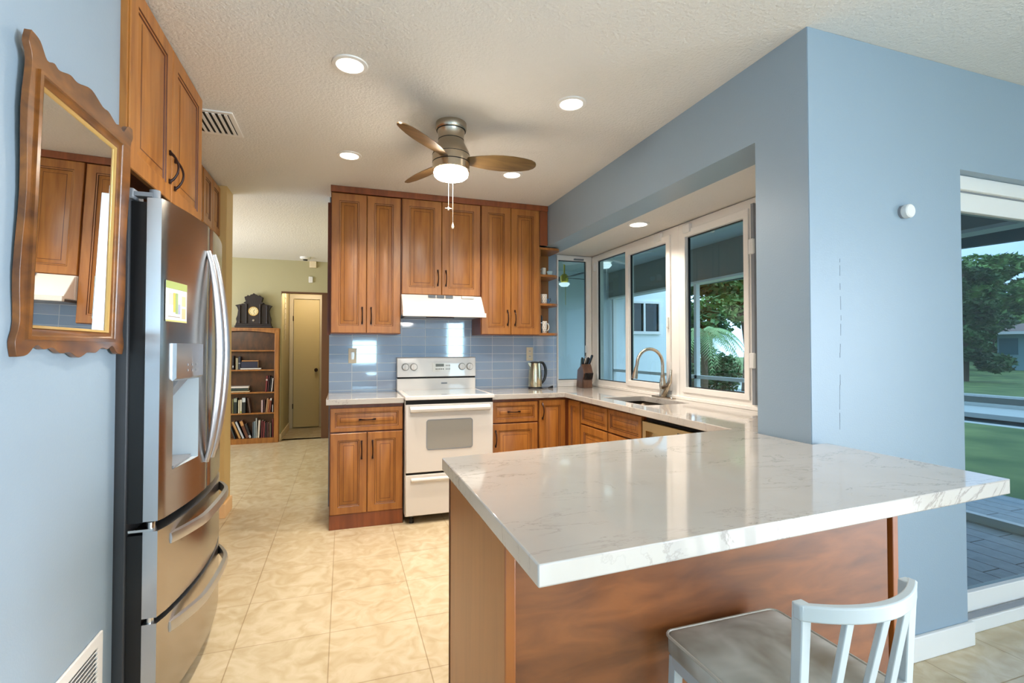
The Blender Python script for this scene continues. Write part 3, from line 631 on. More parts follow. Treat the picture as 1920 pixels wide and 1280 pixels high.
def curved(name, y0, y1, z0, z1, parent, hole=None, thick_x=-0.618, split=18):
    ys = sorted({round(y0 + (y1 - y0) * k / split, 5) for k in range(split + 1)} | ({hole[0], hole[1]} if hole else set()))
    zs = sorted({z0, z1} | ({hole[2], hole[3]} if hole else set()))
    mb = MB(); g = {}
    for y in ys:
        for z in zs:
            x = fx(y)
            # rounded vertical edges
            e = min(y - y0, y1 - y)
            if e < 0.004: x -= 0.004
            g[y, z] = mb.vert((x, y, z))
    b = {}
    for y in ys:
        for z in zs: b[y, z] = mb.vert((thick_x, y, z))
    for i in range(len(ys) - 1):
        for j in range(len(zs) - 1):
            a, c, d, e = ys[i], ys[i + 1], zs[j], zs[j + 1]
            if hole and a >= hole[0] and c <= hole[1] and d >= hole[2] and e <= hole[3]: continue
            mb.face((g[a, d], g[c, d], g[c, e], g[a, e]), 0); mb.face((b[a, d], b[a, e], b[c, e], b[c, d]), 1)
    for i in range(len(ys) - 1):
        a, c = ys[i], ys[i + 1]
        mb.face((g[a, zs[0]], b[a, zs[0]], b[c, zs[0]], g[c, zs[0]]), 1); mb.face((g[a, zs[-1]], g[c, zs[-1]], b[c, zs[-1]], b[a, zs[-1]]), 1)
    for j in range(len(zs) - 1):
        d, e = zs[j], zs[j + 1]
        mb.face((g[ys[0], d], g[ys[0], e], b[ys[0], e], b[ys[0], d]), 1); mb.face((g[ys[-1], d], b[ys[-1], d], b[ys[-1], e], g[ys[-1], e]), 1)
    if hole:
        h0, h1, k0, k1 = hole; xb = -0.66
        c = [mb.vert((xb, y, z)) for y, z in ((h0, k0), (h1, k0), (h1, k1), (h0, k1))]
        q = [mb.vert((fx(y), y, z)) for y, z in ((h0, k0), (h1, k0), (h1, k1), (h0, k1))]
        mb.face(c, 2)
        for j in range(4): mb.face((q[j], q[(j + 1) % 4], c[(j + 1) % 4], c[j]), 2)
    return part(name, mb, [M['steel'], M['steel_edge'], M['disp']], parent, smooth=25)
DH = (1.96, 2.17, 0.855, 1.285)
ld = curved('door', FY0 + 0.003, FYM - 0.003, 0.705, 1.768, fr, DH)
rd = curved('door', FYM + 0.003, FY1 - 0.003, 0.705, 1.768, fr)
w1_ = curved('drawer', FY0 + 0.003, FY1 - 0.003, 0.392, 0.672, fr)
w2_ = curved('drawer', FY0 + 0.003, FY1 - 0.003, 0.085, 0.372, fr)
part('kick_plate', MB().box(-0.64, FY0 + 0.02, 0.0, -0.62, FY1 - 0.02, 0.075), M['black'], fr)
def dhandle(y, parent):
    pts = []; n = 18
    for k in range(n + 1):
        t_ = k / n; z = 0.815 + (1.665 - 0.815) * t_; pts.append((fx(y) + 0.004 + 0.046 * math.sin(math.pi * t_) ** 0.75, y, z))
    part('handle', MB().tube(pts, [0.010 + 0.008 * math.sin(math.pi * k / n) for k in range(n + 1)], 12, sx=1.3), M['steel_edge'], parent)
dhandle(FYM - 0.045, ld); dhandle(FYM + 0.045, rd)
def rhandle(zc, parent):
    mb = MB(); n = 20; rings = []
    for k in range(n + 1):
        t_ = k / n; y = 1.955 + (2.655 - 1.955) * t_; d = 0.044 * min(1, math.sin(math.pi * t_) * 1.5) ** 0.8
        x = fx(y) + d; zz = zc - 0.010 + 0.010 * math.sin(math.pi * t_)
        rings.append([(x - 0.012, y, zz - 0.019), (x + 0.003, y, zz - 0.017), (x + 0.006, y, zz), (x + 0.003, y, zz + 0.017), (x - 0.012, y, zz + 0.019)])
    mb.rings(rings); part('handle', mb, M['steel_edge'], parent, smooth=50)
rhandle(0.632, w1_); rhandle(0.332, w2_)
# dispenser head and nozzle in the left door
dm = MB(); sec = [(1.962, 1.278), (1.962, 1.165), (2.168, 1.165), (2.168, 1.278)]
n = 8; rings = []
for k in range(n + 1):
    y = 1.955 + 0.22 * k / n; xo = fx(y) + 0.012
    rings.append([(xo - 0.05, y, 1.288), (xo, y, 1.288), (xo, y, 1.168), (xo - 0.012, y, 1.158), (xo - 0.05, y, 1.158)])
dm.rings(rings); hd_ = part('dispenser_panel', dm, M['steel_edge'], ld, smooth=50)
bt = MB()
for r_ in range(2):
    for c_ in range(3):
        y = 2.03 + c_ * 0.035; bt.box(fx(y) + 0.0125, y, 1.188 + r_ * 0.02, fx(y) + 0.0135, y + 0.016, 1.196 + r_ * 0.02)
part('buttons', bt, M['grey'], hd_)
part('dispenser_nozzle', MB().rings([[(-0.652, 2.0, 1.16), (-0.55, 2.0, 1.16), (-0.55, 2.11, 1.16), (-0.652, 2.11, 1.16)], [(-0.645, 2.03, 1.085), (-0.60, 2.03, 1.085), (-0.60, 2.08, 1.085), (-0.645, 2.08, 1.085)]]).lathe([(0.007, 1.085), (0.007, 1.068)], (-0.62, 2.055, 0), 10), M['grey'], ld, bevel=0.003)
part('drip_tray', MB().box(-0.655, 1.963, 0.857, -0.555, 2.167, 0.866), M['grey'], ld)

mg = thing('magnetic_calendar', 'small green and white calendar sheet stuck on the refrigerator door', 'calendar', (-0.54, 1.97, 1.42))
cal = MB(); Y0, Y1, Z0, Z1 = 1.905, 2.045, 1.362, 1.50
def cq(ya, yb, za, zb, d, m_=0, n=4):
    mb = MB()
    for k in range(n):
        a, b = ya + (yb - ya) * k / n, ya + (yb - ya) * (k + 1) / n
        mb.rings([[(fx(a) + d - 0.0008, a, za), (fx(b) + d - 0.0008, b, za), (fx(b) + d - 0.0008, b, zb), (fx(a) + d - 0.0008, a, zb)], [(fx(a) + d, a, za), (fx(b) + d, b, za), (fx(b) + d, b, zb), (fx(a) + d, a, zb)]])
    return mb
part('sheet', cq(Y0, Y1, Z0, Z1, 0.002), M['paper'], mg)
part('header', cq(Y0, Y1, 1.475, Z1, 0.0028), mat('print_green', srgb(160, 172, 104), 0.6), mg)
part('footer', cq(Y0, Y1, Z0, 1.368, 0.0028), mat('print_olive', srgb(190, 184, 120), 0.6), mg)
for (a, b, c_, d_, col) in ((1.925, 1.948, 1.42, 1.46, (226, 190, 180)), (1.95, 1.963, 1.395, 1.462, (214, 184, 90)), (1.965, 1.98, 1.39, 1.462, (150, 170, 120)), (1.983, 1.997, 1.39, 1.425, (160, 165, 190)), (2.008, 2.035, 1.42, 1.455, (196, 200, 150)), (2.008, 2.035, 1.375, 1.412, (214, 180, 140)), (1.92, 1.995, 1.378, 1.381, (150, 140, 130))):
    part('print_block', cq(a, b, c_, d_, 0.0028, n=1), mat('print', srgb(*col), 0.6), mg)

# cabinets above and beyond the fridge (front plane faces +X)
oc = thing('wall_cabinet', 'deep two-door maple cabinet above the refrigerator, reaching the ceiling', 'cabinet', (-1.0, 2.3, 1.87))
part('body', MB().box(-1.34, 1.872, 1.875, -0.688, 2.728, CEIL - 0.002), M['maple_dark'], oc)
part('side_edge', MB().box(-0.70, 1.866, 1.855, -0.672, 1.878, CEIL - 0.002), M['maple'], oc)
add_door(oc, 'door', (-0.667, 1.882, 1.862), UY, UZ, PX, 0.408, 0.628, ((-0.667, 2.262, 1.995), UZ), 0.06)
add_door(oc, 'door', (-0.667, 2.295, 1.862), UY, UZ, PX, 0.430, 0.628, ((-0.667, 2.325, 1.985), UZ), 0.06)
fcab = thing('wall_cabinet', 'shallower maple cabinet past the refrigerator, next to the tan wall column', 'cabinet', (-1.1, 3.5, 2.11))
part('body', MB().box(-1.30, 2.732, 2.11, -0.912, 4.155, CEIL - 0.002), M['maple_dark'], fcab)
for k, (ya, wd_) in enumerate(((2.75, 0.46), (3.214, 0.46), (3.70, 0.225), (3.93, 0.225))):
    add_door(fcab, 'door', (-0.892, ya, 2.115), UY, UZ, PX, wd_, 0.365, None, 0.045)
single('end_panel', MB().box(-1.34, 2.73, 0, -0.69, 2.745, 1.86), M['maple'], 'tall wood side panel on the far side of the refrigerator', 'panel', (-1.0, 2.74, 0))

# ---- mirror on the left wall
mr_ = thing('wall_mirror', 'antique wall mirror in a scalloped gold-brown wooden frame', 'mirror', (-0.6895, 1.587, 1.60))
def lin(pts, n=4):
    out = []
    for (a, b), (c, d) in zip(pts, pts[1:]):
        for k in range(n): out.append((a + (c - a) * k / n, b + (d - b) * k / n))
    return out
def smooth_curve(P, n=6):
    out = []
    for i in range(len(P) - 1):
        p0, p1, p2, p3 = P[max(i - 1, 0)], P[i], P[i + 1], P[min(i + 2, len(P) - 1)]
        for k in range(n):
            t_ = k / n
            f = lambda a, b, c, d: 0.5 * ((2 * b) + (-a + c) * t_ + (2 * a - 5 * b + 4 * c - d) * t_ ** 2 + (-a + 3 * b - 3 * c + d) * t_ ** 3)
            out.append((f(p0[0], p1[0], p2[0], p3[0]), f(p0[1], p1[1], p2[1], p3[1])))
    out.append(P[-1]); return out
hw, z0, z1 = 0.252, 1.262, 1.950
top = [(-hw - 0.004, 1.974), (-hw + 0.028, 1.968), (-0.196, 1.940), (-0.168, 1.948), (-0.145, 1.943), (-0.10, 1.957), (-0.065, 1.955), (0, 1.972), (0.065, 1.955), (0.10, 1.957), (0.145, 1.943), (0.168, 1.948), (0.196, 1.940), (hw - 0.028, 1.968), (hw + 0.004, 1.974)]
right = [(hw + 0.004, 1.972), (hw + 0.010, 1.945), (hw - 0.004, 1.91), (hw + 0.004, 1.80), (hw - 0.006, 1.62), (hw + 0.004, 1.44), (hw - 0.004, 1.33), (hw + 0.008, 1.285), (hw, 1.252)]
bot = [(hw, 1.252), (hw - 0.035, 1.256), (0.185, 1.278), (0.155, 1.268), (0.12, 1.272), (0.085, 1.258), (0.045, 1.260), (0, 1.246), (-0.045, 1.260), (-0.085, 1.258), (-0.12, 1.272), (-0.155, 1.268), (-0.185, 1.278), (-hw + 0.035, 1.256), (-hw, 1.252)]
left = [(-a, b) for a, b in right][::-1]
outer = smooth_curve(top, 4)[:-1] + smooth_curve(right, 3)[:-1] + smooth_curve(bot, 4)[:-1] + smooth_curve(left, 3)[:-1]
TILT = 0.024
def mfn(u, v, a):   # leaning slightly forward at the top
    return (-0.6895 + a + (v - 1.25) * TILT + (u + 0.25) * 0.020, 1.595 + u, v)
IR_ = [(-0.195, 1.325), (0.195, 1.325), (0.195, 1.885), (-0.195, 1.885)]
part('frame', MB().plate(outer, [[(-0.226, 1.292), (0.186, 1.292), (0.186, 1.900), (-0.226, 1.900)]], mfn, 0.0, 0.014), M['mframe'], mr_, bevel=0.004)
def rr_(i, a): return [mfn(u, v, a) for u, v in ((-0.228 + i, 1.290 + i), (0.188 - i, 1.290 + i), (0.188 - i, 1.902 - i), (-0.228 + i, 1.902 - i))]
mm = MB(); prof = [(0, 0.004), (0, 0.020), (0.008, 0.022), (0.012, 0.016), (0.022, 0.013), (0.029, 0.009), (0.031, 0.005)]
mm.rings([rr_(i, a) for i, a in prof], cap0=False, cap1=False)
part('inner_moulding', mm, M['mframe'], mr_, smooth=60)
gm = MB(); prof = [(0.027, 0.013), (0.034, 0.009), (0.034, 0.004)]; gm.rings([rr_(i, a) for i, a in prof], cap0=False, cap1=False)
part('gilt_edge', gm, mat('gilt', srgb(206, 170, 104), 0.3, metal=0.4), mr_, smooth=60)
part('mirror_glass', MB().rings([rr_(0.02, 0.002), rr_(0.02, 0.0065)]), M['mirror'], mr_, smooth=0)

# ---- wall grille low on the left wall
gr = thing('air_return_grille', 'white louvred air return grille low on the left wall', 'vent', (-0.69, 1.45, 0.3))
part('frame', MB().plate([(1.10, 0.06), (1.79, 0.06), (1.79, 0.425), (1.10, 0.425)], [[(1.135, 0.095), (1.755, 0.095), (1.755, 0.390), (1.135, 0.390)]], YZ, -0.69, -0.682), M['trimw'], gr, bevel=0.003)
for k in range(22):
    z = 0.10 + k * 0.0133
    part('slat', MB().rings([[(-0.690, 1.135, z), (-0.6885, 1.135, z - 0.001), (-0.679, 1.135, z + 0.007), (-0.680, 1.135, z + 0.0085)], [(-0.690, 1.755, z), (-0.6885, 1.755, z - 0.001), (-0.679, 1.755, z + 0.007), (-0.680, 1.755, z + 0.0085)]]), M['trimw'], gr, smooth=0)
part('backing', MB().box(-0.692, 1.135, 0.095, -0.6895, 1.755, 0.39), M['grey'], gr)
# ---- ceiling vent
cv = thing('ceiling_vent', 'white rectangular ceiling air vent with slats above the refrigerator cabinets', 'vent', (-0.64, 3.0, CEIL))
part('backing', MB().box(-0.78, 2.87, CEIL - 0.004, -0.585, 3.13, CEIL - 0.001), M['dark'], cv)
part('frame', MB().plate([(-0.81, 2.845), (-0.56, 2.845), (-0.56, 3.155), (-0.81, 3.155)], [[(-0.785, 2.87), (-0.585, 2.87), (-0.585, 3.13), (-0.785, 3.13)]], XY, CEIL - 0.008, CEIL - 0.0005), M['trimw'], cv, bevel=0.002)
for k in range(7):
    x = -0.778 + k * 0.029
    part('slat', MB().box(x, 2.87, CEIL - 0.012, x + 0.013, 3.13, CEIL - 0.0045), M['trimw'], cv, smooth=0)

# ================================================================== LIGHT FIXTURES
def downlight(loc, label, energy, r=0.056):
    t_ = thing('recessed_light', label, 'ceiling light', loc, 'round recessed ceiling lights')
    z = loc[2]; c = (loc[0], loc[1], 0)
    part('trim_ring', MB().lathe([(r + 0.020, z), (r + 0.018, z - 0.005), (r + 0.002, z - 0.007), (r, z - 0.003), (r, z)], c, 32, cap=False), M['trimw'], t_)
    part('diffuser', MB().lathe([(0.0, z - 0.0045), (r, z - 0.0045), (r, z - 0.001), (0, z - 0.001)], c, 32, cap=False), M['lampglass'], t_)
    lamp('lamp_light', 'AREA', (loc[0], loc[1], z - 0.012), energy, WARM, r * 2, shape='DISK', spread=R(115))
    return t_
DE = 8.5
downlight((0.018, 2.203, CEIL), 'round recessed ceiling light nearest the camera, largest in view', DE)
downlight((1.080, 2.206, CEIL), 'round recessed ceiling light to the right of the ceiling fan, near the grey header', DE)
downlight((0.026, 3.248, CEIL), 'round recessed ceiling light left of the fan, in front of the wall cabinets', DE)
downlight((1.124, 3.247, CEIL), 'round recessed ceiling light partly hidden behind the right fan blade', DE)
downlight((1.987, 2.986, ZS), 'round recessed light in the lowered soffit over the sink window', 4.0, 0.058)

FC = (0.552, 2.614)
fan = thing('ceiling_fan', 'flush-mount ceiling fan with three wooden blades, brushed nickel housing and glowing light', 'ceiling fan', (FC[0], FC[1], CEIL))
part('canopy', MB().lathe([(0.084, 2.502), (0.085, 2.470), (0.080, 2.462)], (FC[0], FC[1], 0), 36), M['nickel'], fan)
part('housing', MB().lathe([(0.078, 2.463), (0.071, 2.44), (0.069, 2.412), (0.070, 2.409), (0.072, 2.395), (0.086, 2.368), (0.098, 2.345), (0.101, 2.328), (0.1015, 2.326), (0.1015, 2.286)], (FC[0], FC[1], 0), 40), M['nickel'], fan)
for z in (2.461, 2.410, 2.327, 2.284): part('seam', MB().lathe([(0.080 if z > 2.45 else (0.071 if z > 2.4 else 0.1022), z), (0.080 if z > 2.45 else (0.071 if z > 2.4 else 0.1022), z - 0.0028)], (FC[0], FC[1], 0), 36), M['dark'], fan)
part('light_ring', MB().lathe([(0.1015, 2.282), (0.1015, 2.243), (0.094, 2.238)], (FC[0], FC[1], 0), 40), M['nickel'], fan)
part('light_bowl', MB().lathe([(0.092, 2.238), (0.094, 2.228), (0.091, 2.214), (0.080, 2.204), (0.055, 2.197), (0.0, 2.194)], (FC[0], FC[1], 0), 36), mat('bowl_glass', (1, 0.95, 0.86, 1), 0.4, emit=(1.0, 0.90, 0.76, 1), es=85.0), fan)
def blade(ang):
    mb = MB(); n = 14; top = []; rings = []
    prof = [(0.06, 0.030), (0.10, 0.034), (0.16, 0.050), (0.22, 0.061), (0.28, 0.066), (0.34, 0.064), (0.40, 0.055), (0.445, 0.042), (0.468, 0.026), (0.476, 0.010)]
    for r_, w_ in prof:
        sec = []
        for s_, zz in ((-1, 0), (-0.5, -0.003), (0.5, -0.003), (1, 0), (0.9, 0.005), (-0.9, 0.005)):
            v = s_ * w_; p = Vector((r_, v, zz + v * 0.30 * -1)); sec.append(Matrix.Rotation(ang, 3, 'Z') @ p + Vector((FC[0], FC[1], 2.302)))
        rings.append(sec)
    mb.rings(rings); b = part('blade', mb, M['blade'], fan, smooth=50)
for a in (-131, -8, 112): blade(R(a))
def chain(x, y, z0, z1, tip, nm):
    mb = MB().tube([(x, y, z0), (x, y, z1)], 0.0011, 6)
    c = part('pull_chain', mb, M['cream'], fan)
    if tip == 'fan':
        tb = MB().lathe([(0.004, z1 + 0.008), (0.006, z1), (0.004, z1 - 0.010)], (x, y, 0), 10)
        for a in (0, 90, 180, 270): tb.tube([(x, y, z1), (x + 0.018 * math.cos(R(a)), y + 0.018 * math.sin(R(a)), z1)], 0.0022, 6)
    else:
        tb = MB().lathe([(0.0015, z1 + 0.014), (0.005, z1 + 0.003), (0.008, z1 - 0.008), (0.006, z1 - 0.017), (0.0, z1 - 0.021)], (x, y, 0), 12)
    part('pull_ornament', tb, M['cream'], c)
chain(0.538, 2.614, 2.20, 2.035, 'fan', 1); chain(0.562, 2.614, 2.20, 1.945, 'drop', 2)

# ================================================================== SMALL THINGS
YW = YB - 0.0085
def plate_cover(name, label, x0, x1, z0, z1, kind):
    t_ = thing(name, label, 'outlet' if kind == 'o' else 'switch', ((x0 + x1) / 2, YW, z0))
    part('cover_plate', MB().box(x0, YW - 0.006, z0, x1, YW, z1), M['ivory'], t_, bevel=0.002)
    cx, cz = (x0 + x1) / 2, (z0 + z1) / 2
    if kind == 'o':
        for dz in (-0.024, 0.024):
            s_ = part('socket', MB().box(cx - 0.014, YW - 0.008, cz + dz - 0.014, cx + 0.014, YW - 0.006, cz + dz + 0.014), M['cream'], t_, bevel=0.001)
            part('slots', MB().box(cx - 0.007, YW - 0.0085, cz + dz - 0.003, cx - 0.004, YW - 0.008, cz + dz + 0.008).box(cx + 0.004, YW - 0.0085, cz + dz - 0.003, cx + 0.007, YW - 0.008, cz + dz + 0.008), M['black'], s_)
    else: part('rocker', MB().box(cx - 0.014, YW - 0.010, cz - 0.032, cx + 0.014, YW - 0.006, cz + 0.032), M['cream'], t_, bevel=0.002)
plate_cover('light_switch', 'ivory rocker switch plate on the blue tiles left of the stove', 0.036, 0.100, 1.150, 1.272, 's')
plate_cover('wall_outlet', 'ivory electrical outlet on the blue tiles above the kettle', 1.590, 1.654, 1.158, 1.282, 'o')

kt = thing('electric_kettle', 'stainless electric kettle with black handle on the counter near the corner', 'kettle', (1.628, 4.07, 0.914))
K = (1.628, 4.07, 0)
part('base', MB().lathe([(0.066, 0.9145), (0.066, 0.924), (0.06, 0.930)], K, 28), M['black'], kt)
part('body', MB().lathe([(0.060, 0.931), (0.061, 0.96), (0.058, 1.05), (0.050, 1.125), (0.047, 1.140)], K, 32), M['steel_warm'], kt)
part('spout', MB().rings([[(K[0] - 0.046, 4.05, 1.10), (K[0] - 0.046, 4.09, 1.10), (K[0] - 0.044, 4.085, 1.141), (K[0] - 0.044, 4.055, 1.141)], [(K[0] - 0.066, 4.065, 1.132), (K[0] - 0.066, 4.075, 1.132), (K[0] - 0.070, 4.075, 1.142), (K[0] - 0.070, 4.065, 1.142)]]), M['steel_warm'], kt)
part('lid', MB().lathe([(0.048, 1.140), (0.046, 1.147), (0.030, 1.153), (0.0, 1.155)], K, 28, cap=False), M['black'], kt)
pts = [(K[0] + 0.040, K[1], 1.146), (K[0] + 0.075, K[1], 1.140), (K[0] + 0.098, K[1], 1.10), (K[0] + 0.102, K[1], 1.05), (K[0] + 0.090, K[1], 0.995), (K[0] + 0.060, K[1], 0.955)]
pts = [(x, K[1], z) for x, z in smooth_curve([(a, c) for a, b, c in pts], 4)]
part('handle', MB().tube(pts, [0.009 + 0.004 * math.sin(math.pi * k / (len(pts) - 1)) for k in range(len(pts))], 10), M['black'], kt)
cp_ = [(1.58, 4.01), (1.56, 4.03), (1.552, 4.0), (1.60, 3.985), (1.68, 3.99), (1.72, 4.03), (1.76, 4.05)]
part('power_cord', MB().tube([(x, y, 0.919) for x, y in smooth_curve([(1.60, 4.02), (1.565, 4.045), (1.553, 4.01), (1.60, 3.985), (1.665, 3.99), (1.70, 4.01), (1.745, 4.03)], 5)], 0.0035, 6), M['black'], kt)
part('plug', MB().rings([[(1.74, 4.022, 0.9155), (1.74, 4.038, 0.9155), (1.74, 4.038, 0.925), (1.74, 4.022, 0.925)], [(1.782, 4.02, 0.9155), (1.782, 4.045, 0.9155), (1.782, 4.045, 0.938), (1.782, 4.02, 0.938)]]), M['black'], kt, bevel=0.002)

# knife block + knives
kn = thing('knife_block', 'dark walnut knife block full of knives in the window corner of the counter', 'knife block', (2.10, 4.0, 0.914))
YBK = 3.97
def kfn(u, v, a): return (2.05 + a, YBK + u, 0.9145 + v)
part('block', MB().prism([(0, 0), (0.13, 0), (0.105, 0.16), (0.02, 0.215), (-0.025, 0.13), (0, 0.07)], kfn, 0, 0.095), M['blockwood'], kn, bevel=0.003)
part('front_step', MB().prism([(-0.012, 0.0), (0.0, 0.0), (0.0, 0.075), (-0.012, 0.072)], kfn, 0.004, 0.091), M['blockwood'], kn, bevel=0.002)
kd = Vector((0, -0.42, 0.9)).normalized()
big = [(0.012, 0.035, 0.10), (0.034, 0.045, 0.125), (0.060, 0.045, 0.11), (0.082, 0.035, 0.13), (0.022, 0.075, 0.12), (0.050, 0.085, 0.145), (0.078, 0.08, 0.13)]
names = ['short', 'wide pale-edged', 'black', 'curved right-hand', 'rear left', 'tallest rear', 'rear right']
for (a, u, L), nm in zip(big, names):
    f = (u - 0.02) / 0.085; base = Vector(kfn(u, 0.215 - 0.055 * f, a)) - kd * 0.004
    mb = MB(); rs = []
    for t_, w_ in ((0, 0.010), (0.25, 0.0085), (0.6, 0.010), (0.9, 0.012), (1.0, 0.008)):
        p = base + kd * (L * t_ * 0.8); p.x += (a - 0.047) * 0.35 * t_
        rs.append([p + Vector((-0.006, 0, 0)) + Vector((0, w_, w_ * 0.4)), p + Vector((0.006, 0, 0)) + Vector((0, w_, w_ * 0.4)), p + Vector((0.006, 0, 0)) - Vector((0, w_, w_ * 0.4)), p + Vector((-0.006, 0, 0)) - Vector((0, w_, w_ * 0.4))])
    mb.rings(rs)
    single('kitchen_knife', mb, M['black'] if nm != 'wide pale-edged' else M['chrome'], nm + ' knife handle standing out of the top of the knife block', 'knife', tuple(base), 'large knives in the block', bevel=0.002)
for k in range(6):
    a = 0.012 + k * 0.0145; b = Vector(kfn(-0.014, 0.078, a)); d = Vector((0, -0.30, 0.9)).normalized()
    mb = MB(); rs = []
    for t_ in (0, 0.5, 1):
        p = b + d * (0.062 * t_); rs.append([p + Vector(q) for q in ((-0.004, 0.004, 0), (0.004, 0.004, 0), (0.004, -0.006, 0), (-0.004, -0.006, 0))])
    mb.rings(rs)
    single('steak_knife', mb, M['black'], 'small black steak knife handle in the front row of the knife block', 'knife', tuple(b), 'steak knives in the front row of the block', bevel=0.0015)

# mugs on the end shelves
def mug(name, label, c, r, h, handle_a, mt, dots=None, group=None, taper=1.0):
    t_ = thing(name, label, 'cup' if 'cup' in name else 'mug', c, group)
    part('body', MB().lathe([(r * 0.8 * taper, c[2]), (r * 0.93, c[2] + 0.01), (r, c[2] + h * 0.5), (r, c[2] + h), (r - 0.004, c[2] + h), (r - 0.005, c[2] + 0.012), (0.0, c[2] + 0.01)], (c[0], c[1], 0), 24, cap=False), mt, t_)
    hx, hy = math.cos(R(handle_a)), math.sin(R(handle_a)); pts = []
    for k in range(9):
        a = -math.pi / 2 + math.pi * k / 8; d = r * 0.95 + 0.6 * r * math.cos(a); pts.append((c[0] + hx * d, c[1] + hy * d, c[2] + h * 0.52 + h * 0.32 * math.sin(a)))
    part('handle', MB().tube(pts, 0.0045, 8), mt, t_)
    if dots:
        db = MB(); rnd = random.Random(3)
        for i in range(5):
            for j in range(10):
                a = 2 * math.pi * (j + 0.5 * (i % 2)) / 10; z = c[2] + h * (0.14 + 0.18 * i); rr2 = r + 0.0006
                p = Vector((c[0] + rr2 * math.cos(a), c[1] + rr2 * math.sin(a), z)); n_ = Vector((math.cos(a), math.sin(a), 0)); tt = Vector((-math.sin(a), math.cos(a), 0)); s_ = 0.0036
                db.rings([[p + tt * s_, p + UZ * s_, p - tt * s_, p - UZ * s_], [p + tt * s_ - n_ * 0.002, p + UZ * s_ - n_ * 0.002, p - tt * s_ - n_ * 0.002, p - UZ * s_ - n_ * 0.002]])
        part('painted_dots', db, dots, t_)
    return t_
mug('coffee_mug', 'tall cream mug with dark spots and a right-facing handle on the lowest end shelf', (1.672, 3.985, 1.4055), 0.033, 0.105, -10, M['cream'], mat('spot_brown', srgb(70, 56, 44), 0.5))
mug('coffee_mug', 'white mug with gold dots on the middle end shelf', (1.672, 3.985, 1.6630), 0.034, 0.085, 185, M['cream'], mat('spot_gold', srgb(150, 112, 60), 0.5))
mug('espresso_cup', 'small white cup on the upper end shelf', (1.678, 3.99, 1.9215), 0.021, 0.062, 180, M['cream'], None, None)
single('saucer', MB().lathe([(0.018, 1.9135), (0.040, 1.918), (0.040, 1.9205), (0.016, 1.9205)], (1.678, 3.99, 0), 24), M['cream'], 'white saucer under the small cup on the upper end shelf', 'saucer', (1.678, 3.99, 1.9135))
single('glass_dish', MB().lathe([(0.014, 1.9135), (0.024, 1.94), (0.026, 1.958), (0.023, 1.958), (0.012, 1.918)], (1.740, 4.0, 0), 20), mat('pale_glass', srgb(190, 212, 216), 0.1), 'small pale glass dish right of the cup on the upper end shelf', 'dish', (1.740, 4.0, 1.9135))
bj = thing('cream_jug', 'tiny blue jug behind the white mug on the middle end shelf', 'jug', (1.732, 4.03, 1.6625))
part('body', MB().lathe([(0.014, 1.6625), (0.019, 1.68), (0.016, 1.705), (0.018, 1.715)], (1.732, 4.03, 0), 18), mat('blue_china', srgb(92, 122, 156), 0.25), bj)
part('handle', MB().tube([(1.745, 4.03, 1.71), (1.760, 4.03, 1.722), (1.763, 4.03, 1.70), (1.748, 4.03, 1.68)], 0.003, 6), M['black'], bj)
pm = thing('pepper_mill', 'tall black pepper mill left of the spotted mug on the lowest end shelf', 'pepper mill', (1.634, 3.96, 1.4055))
part('body', MB().lathe([(0.019, 1.4055), (0.019, 1.425), (0.013, 1.45), (0.016, 1.475), (0.014, 1.492)], (1.634, 3.96, 0), 16), M['black'], pm)
part('collar', MB().lathe([(0.0145, 1.492), (0.0145, 1.498)], (1.634, 3.96, 0), 16), M['chrome'], pm)
part('head', MB().lathe([(0.014, 1.498), (0.018, 1.51), (0.018, 1.545), (0.012, 1.562), (0.0, 1.566)], (1.634, 3.96, 0), 16), M['black'], pm)

# motion sensor and hairline crack on the blue wall
ms = thing('wall_sensor', 'small round white sensor on the blue wall left of the sliding door', 'sensor', (2.184, YP - 0.003, 1.832))
part('mount', MB().lathe([(0.026, -0.002), (0.026, -0.010)], (2.184, YP, 1.832), 24, axis='Y'), M['grey'], ms)
part('head', MB().lathe([(0.027, -0.010), (0.028, -0.014), (0.028, -0.030), (0.024, -0.034)], (2.190, YP, 1.832), 24, axis='Y'), M['trimw'], ms)
ck = MB(); x = 1.832; z = 1.62; rnd = random.Random(4)
while z > 0.96:
    L = rnd.uniform(0.01, 0.03); nx = x + rnd.uniform(-0.0022, 0.0022)
    if rnd.random() < 0.72: w_ = rnd.uniform(0.0003, 0.0010); ck.box(min(x, nx), YP - 0.0026, z - L, min(x, nx) + w_ + abs(nx - x) * 0.3, YP - 0.0019, z)
    x = nx; z -= L
o = struct('wall_crack', ck, mat('crack_grey', srgb(84, 92, 104), 0.9))  # thin dark grey segments that draw the crack

# ================================================================== HALL: bookcase, clock, books
BX0, BX1, BY0, BY1 = -1.70, -0.838, 7.27, 7.392
bk = thing('bookcase', 'tall wooden bookcase full of books against the sage green wall', 'bookcase', (-1.25, 7.39, 0))
part('back', MB().box(BX0 + 0.02, BY1 - 0.012, 0.02, BX1 - 0.03, BY1 - 0.002, 1.53), M['oldback'], bk)
part('side_board', MB().box(BX0, BY0, 0, BX0 + 0.055, BY1, 1.545), M['oldwood'], bk, bevel=0.004)
part('side_board', MB().box(BX1 - 0.055, BY0, 0, BX1, BY1, 1.545), M['oldwood'], bk, bevel=0.004)
part('top_board', MB().box(BX0 - 0.005, BY0 - 0.008, 1.525, BX1 + 0.004, BY1, 1.548), M['oldwood'], bk, bevel=0.004)
arc = [(BX0 + 0.055, 1.525), (BX0 + 0.055, 1.478)]
for k in range(1, 12):
    t_ = k / 12; arc.append((BX0 + 0.055 + (BX1 - BX0 - 0.11) * t_, 1.478 + 0.030 * math.sin(math.pi * t_)))
arc += [(BX1 - 0.055, 1.478), (BX1 - 0.055, 1.525)]
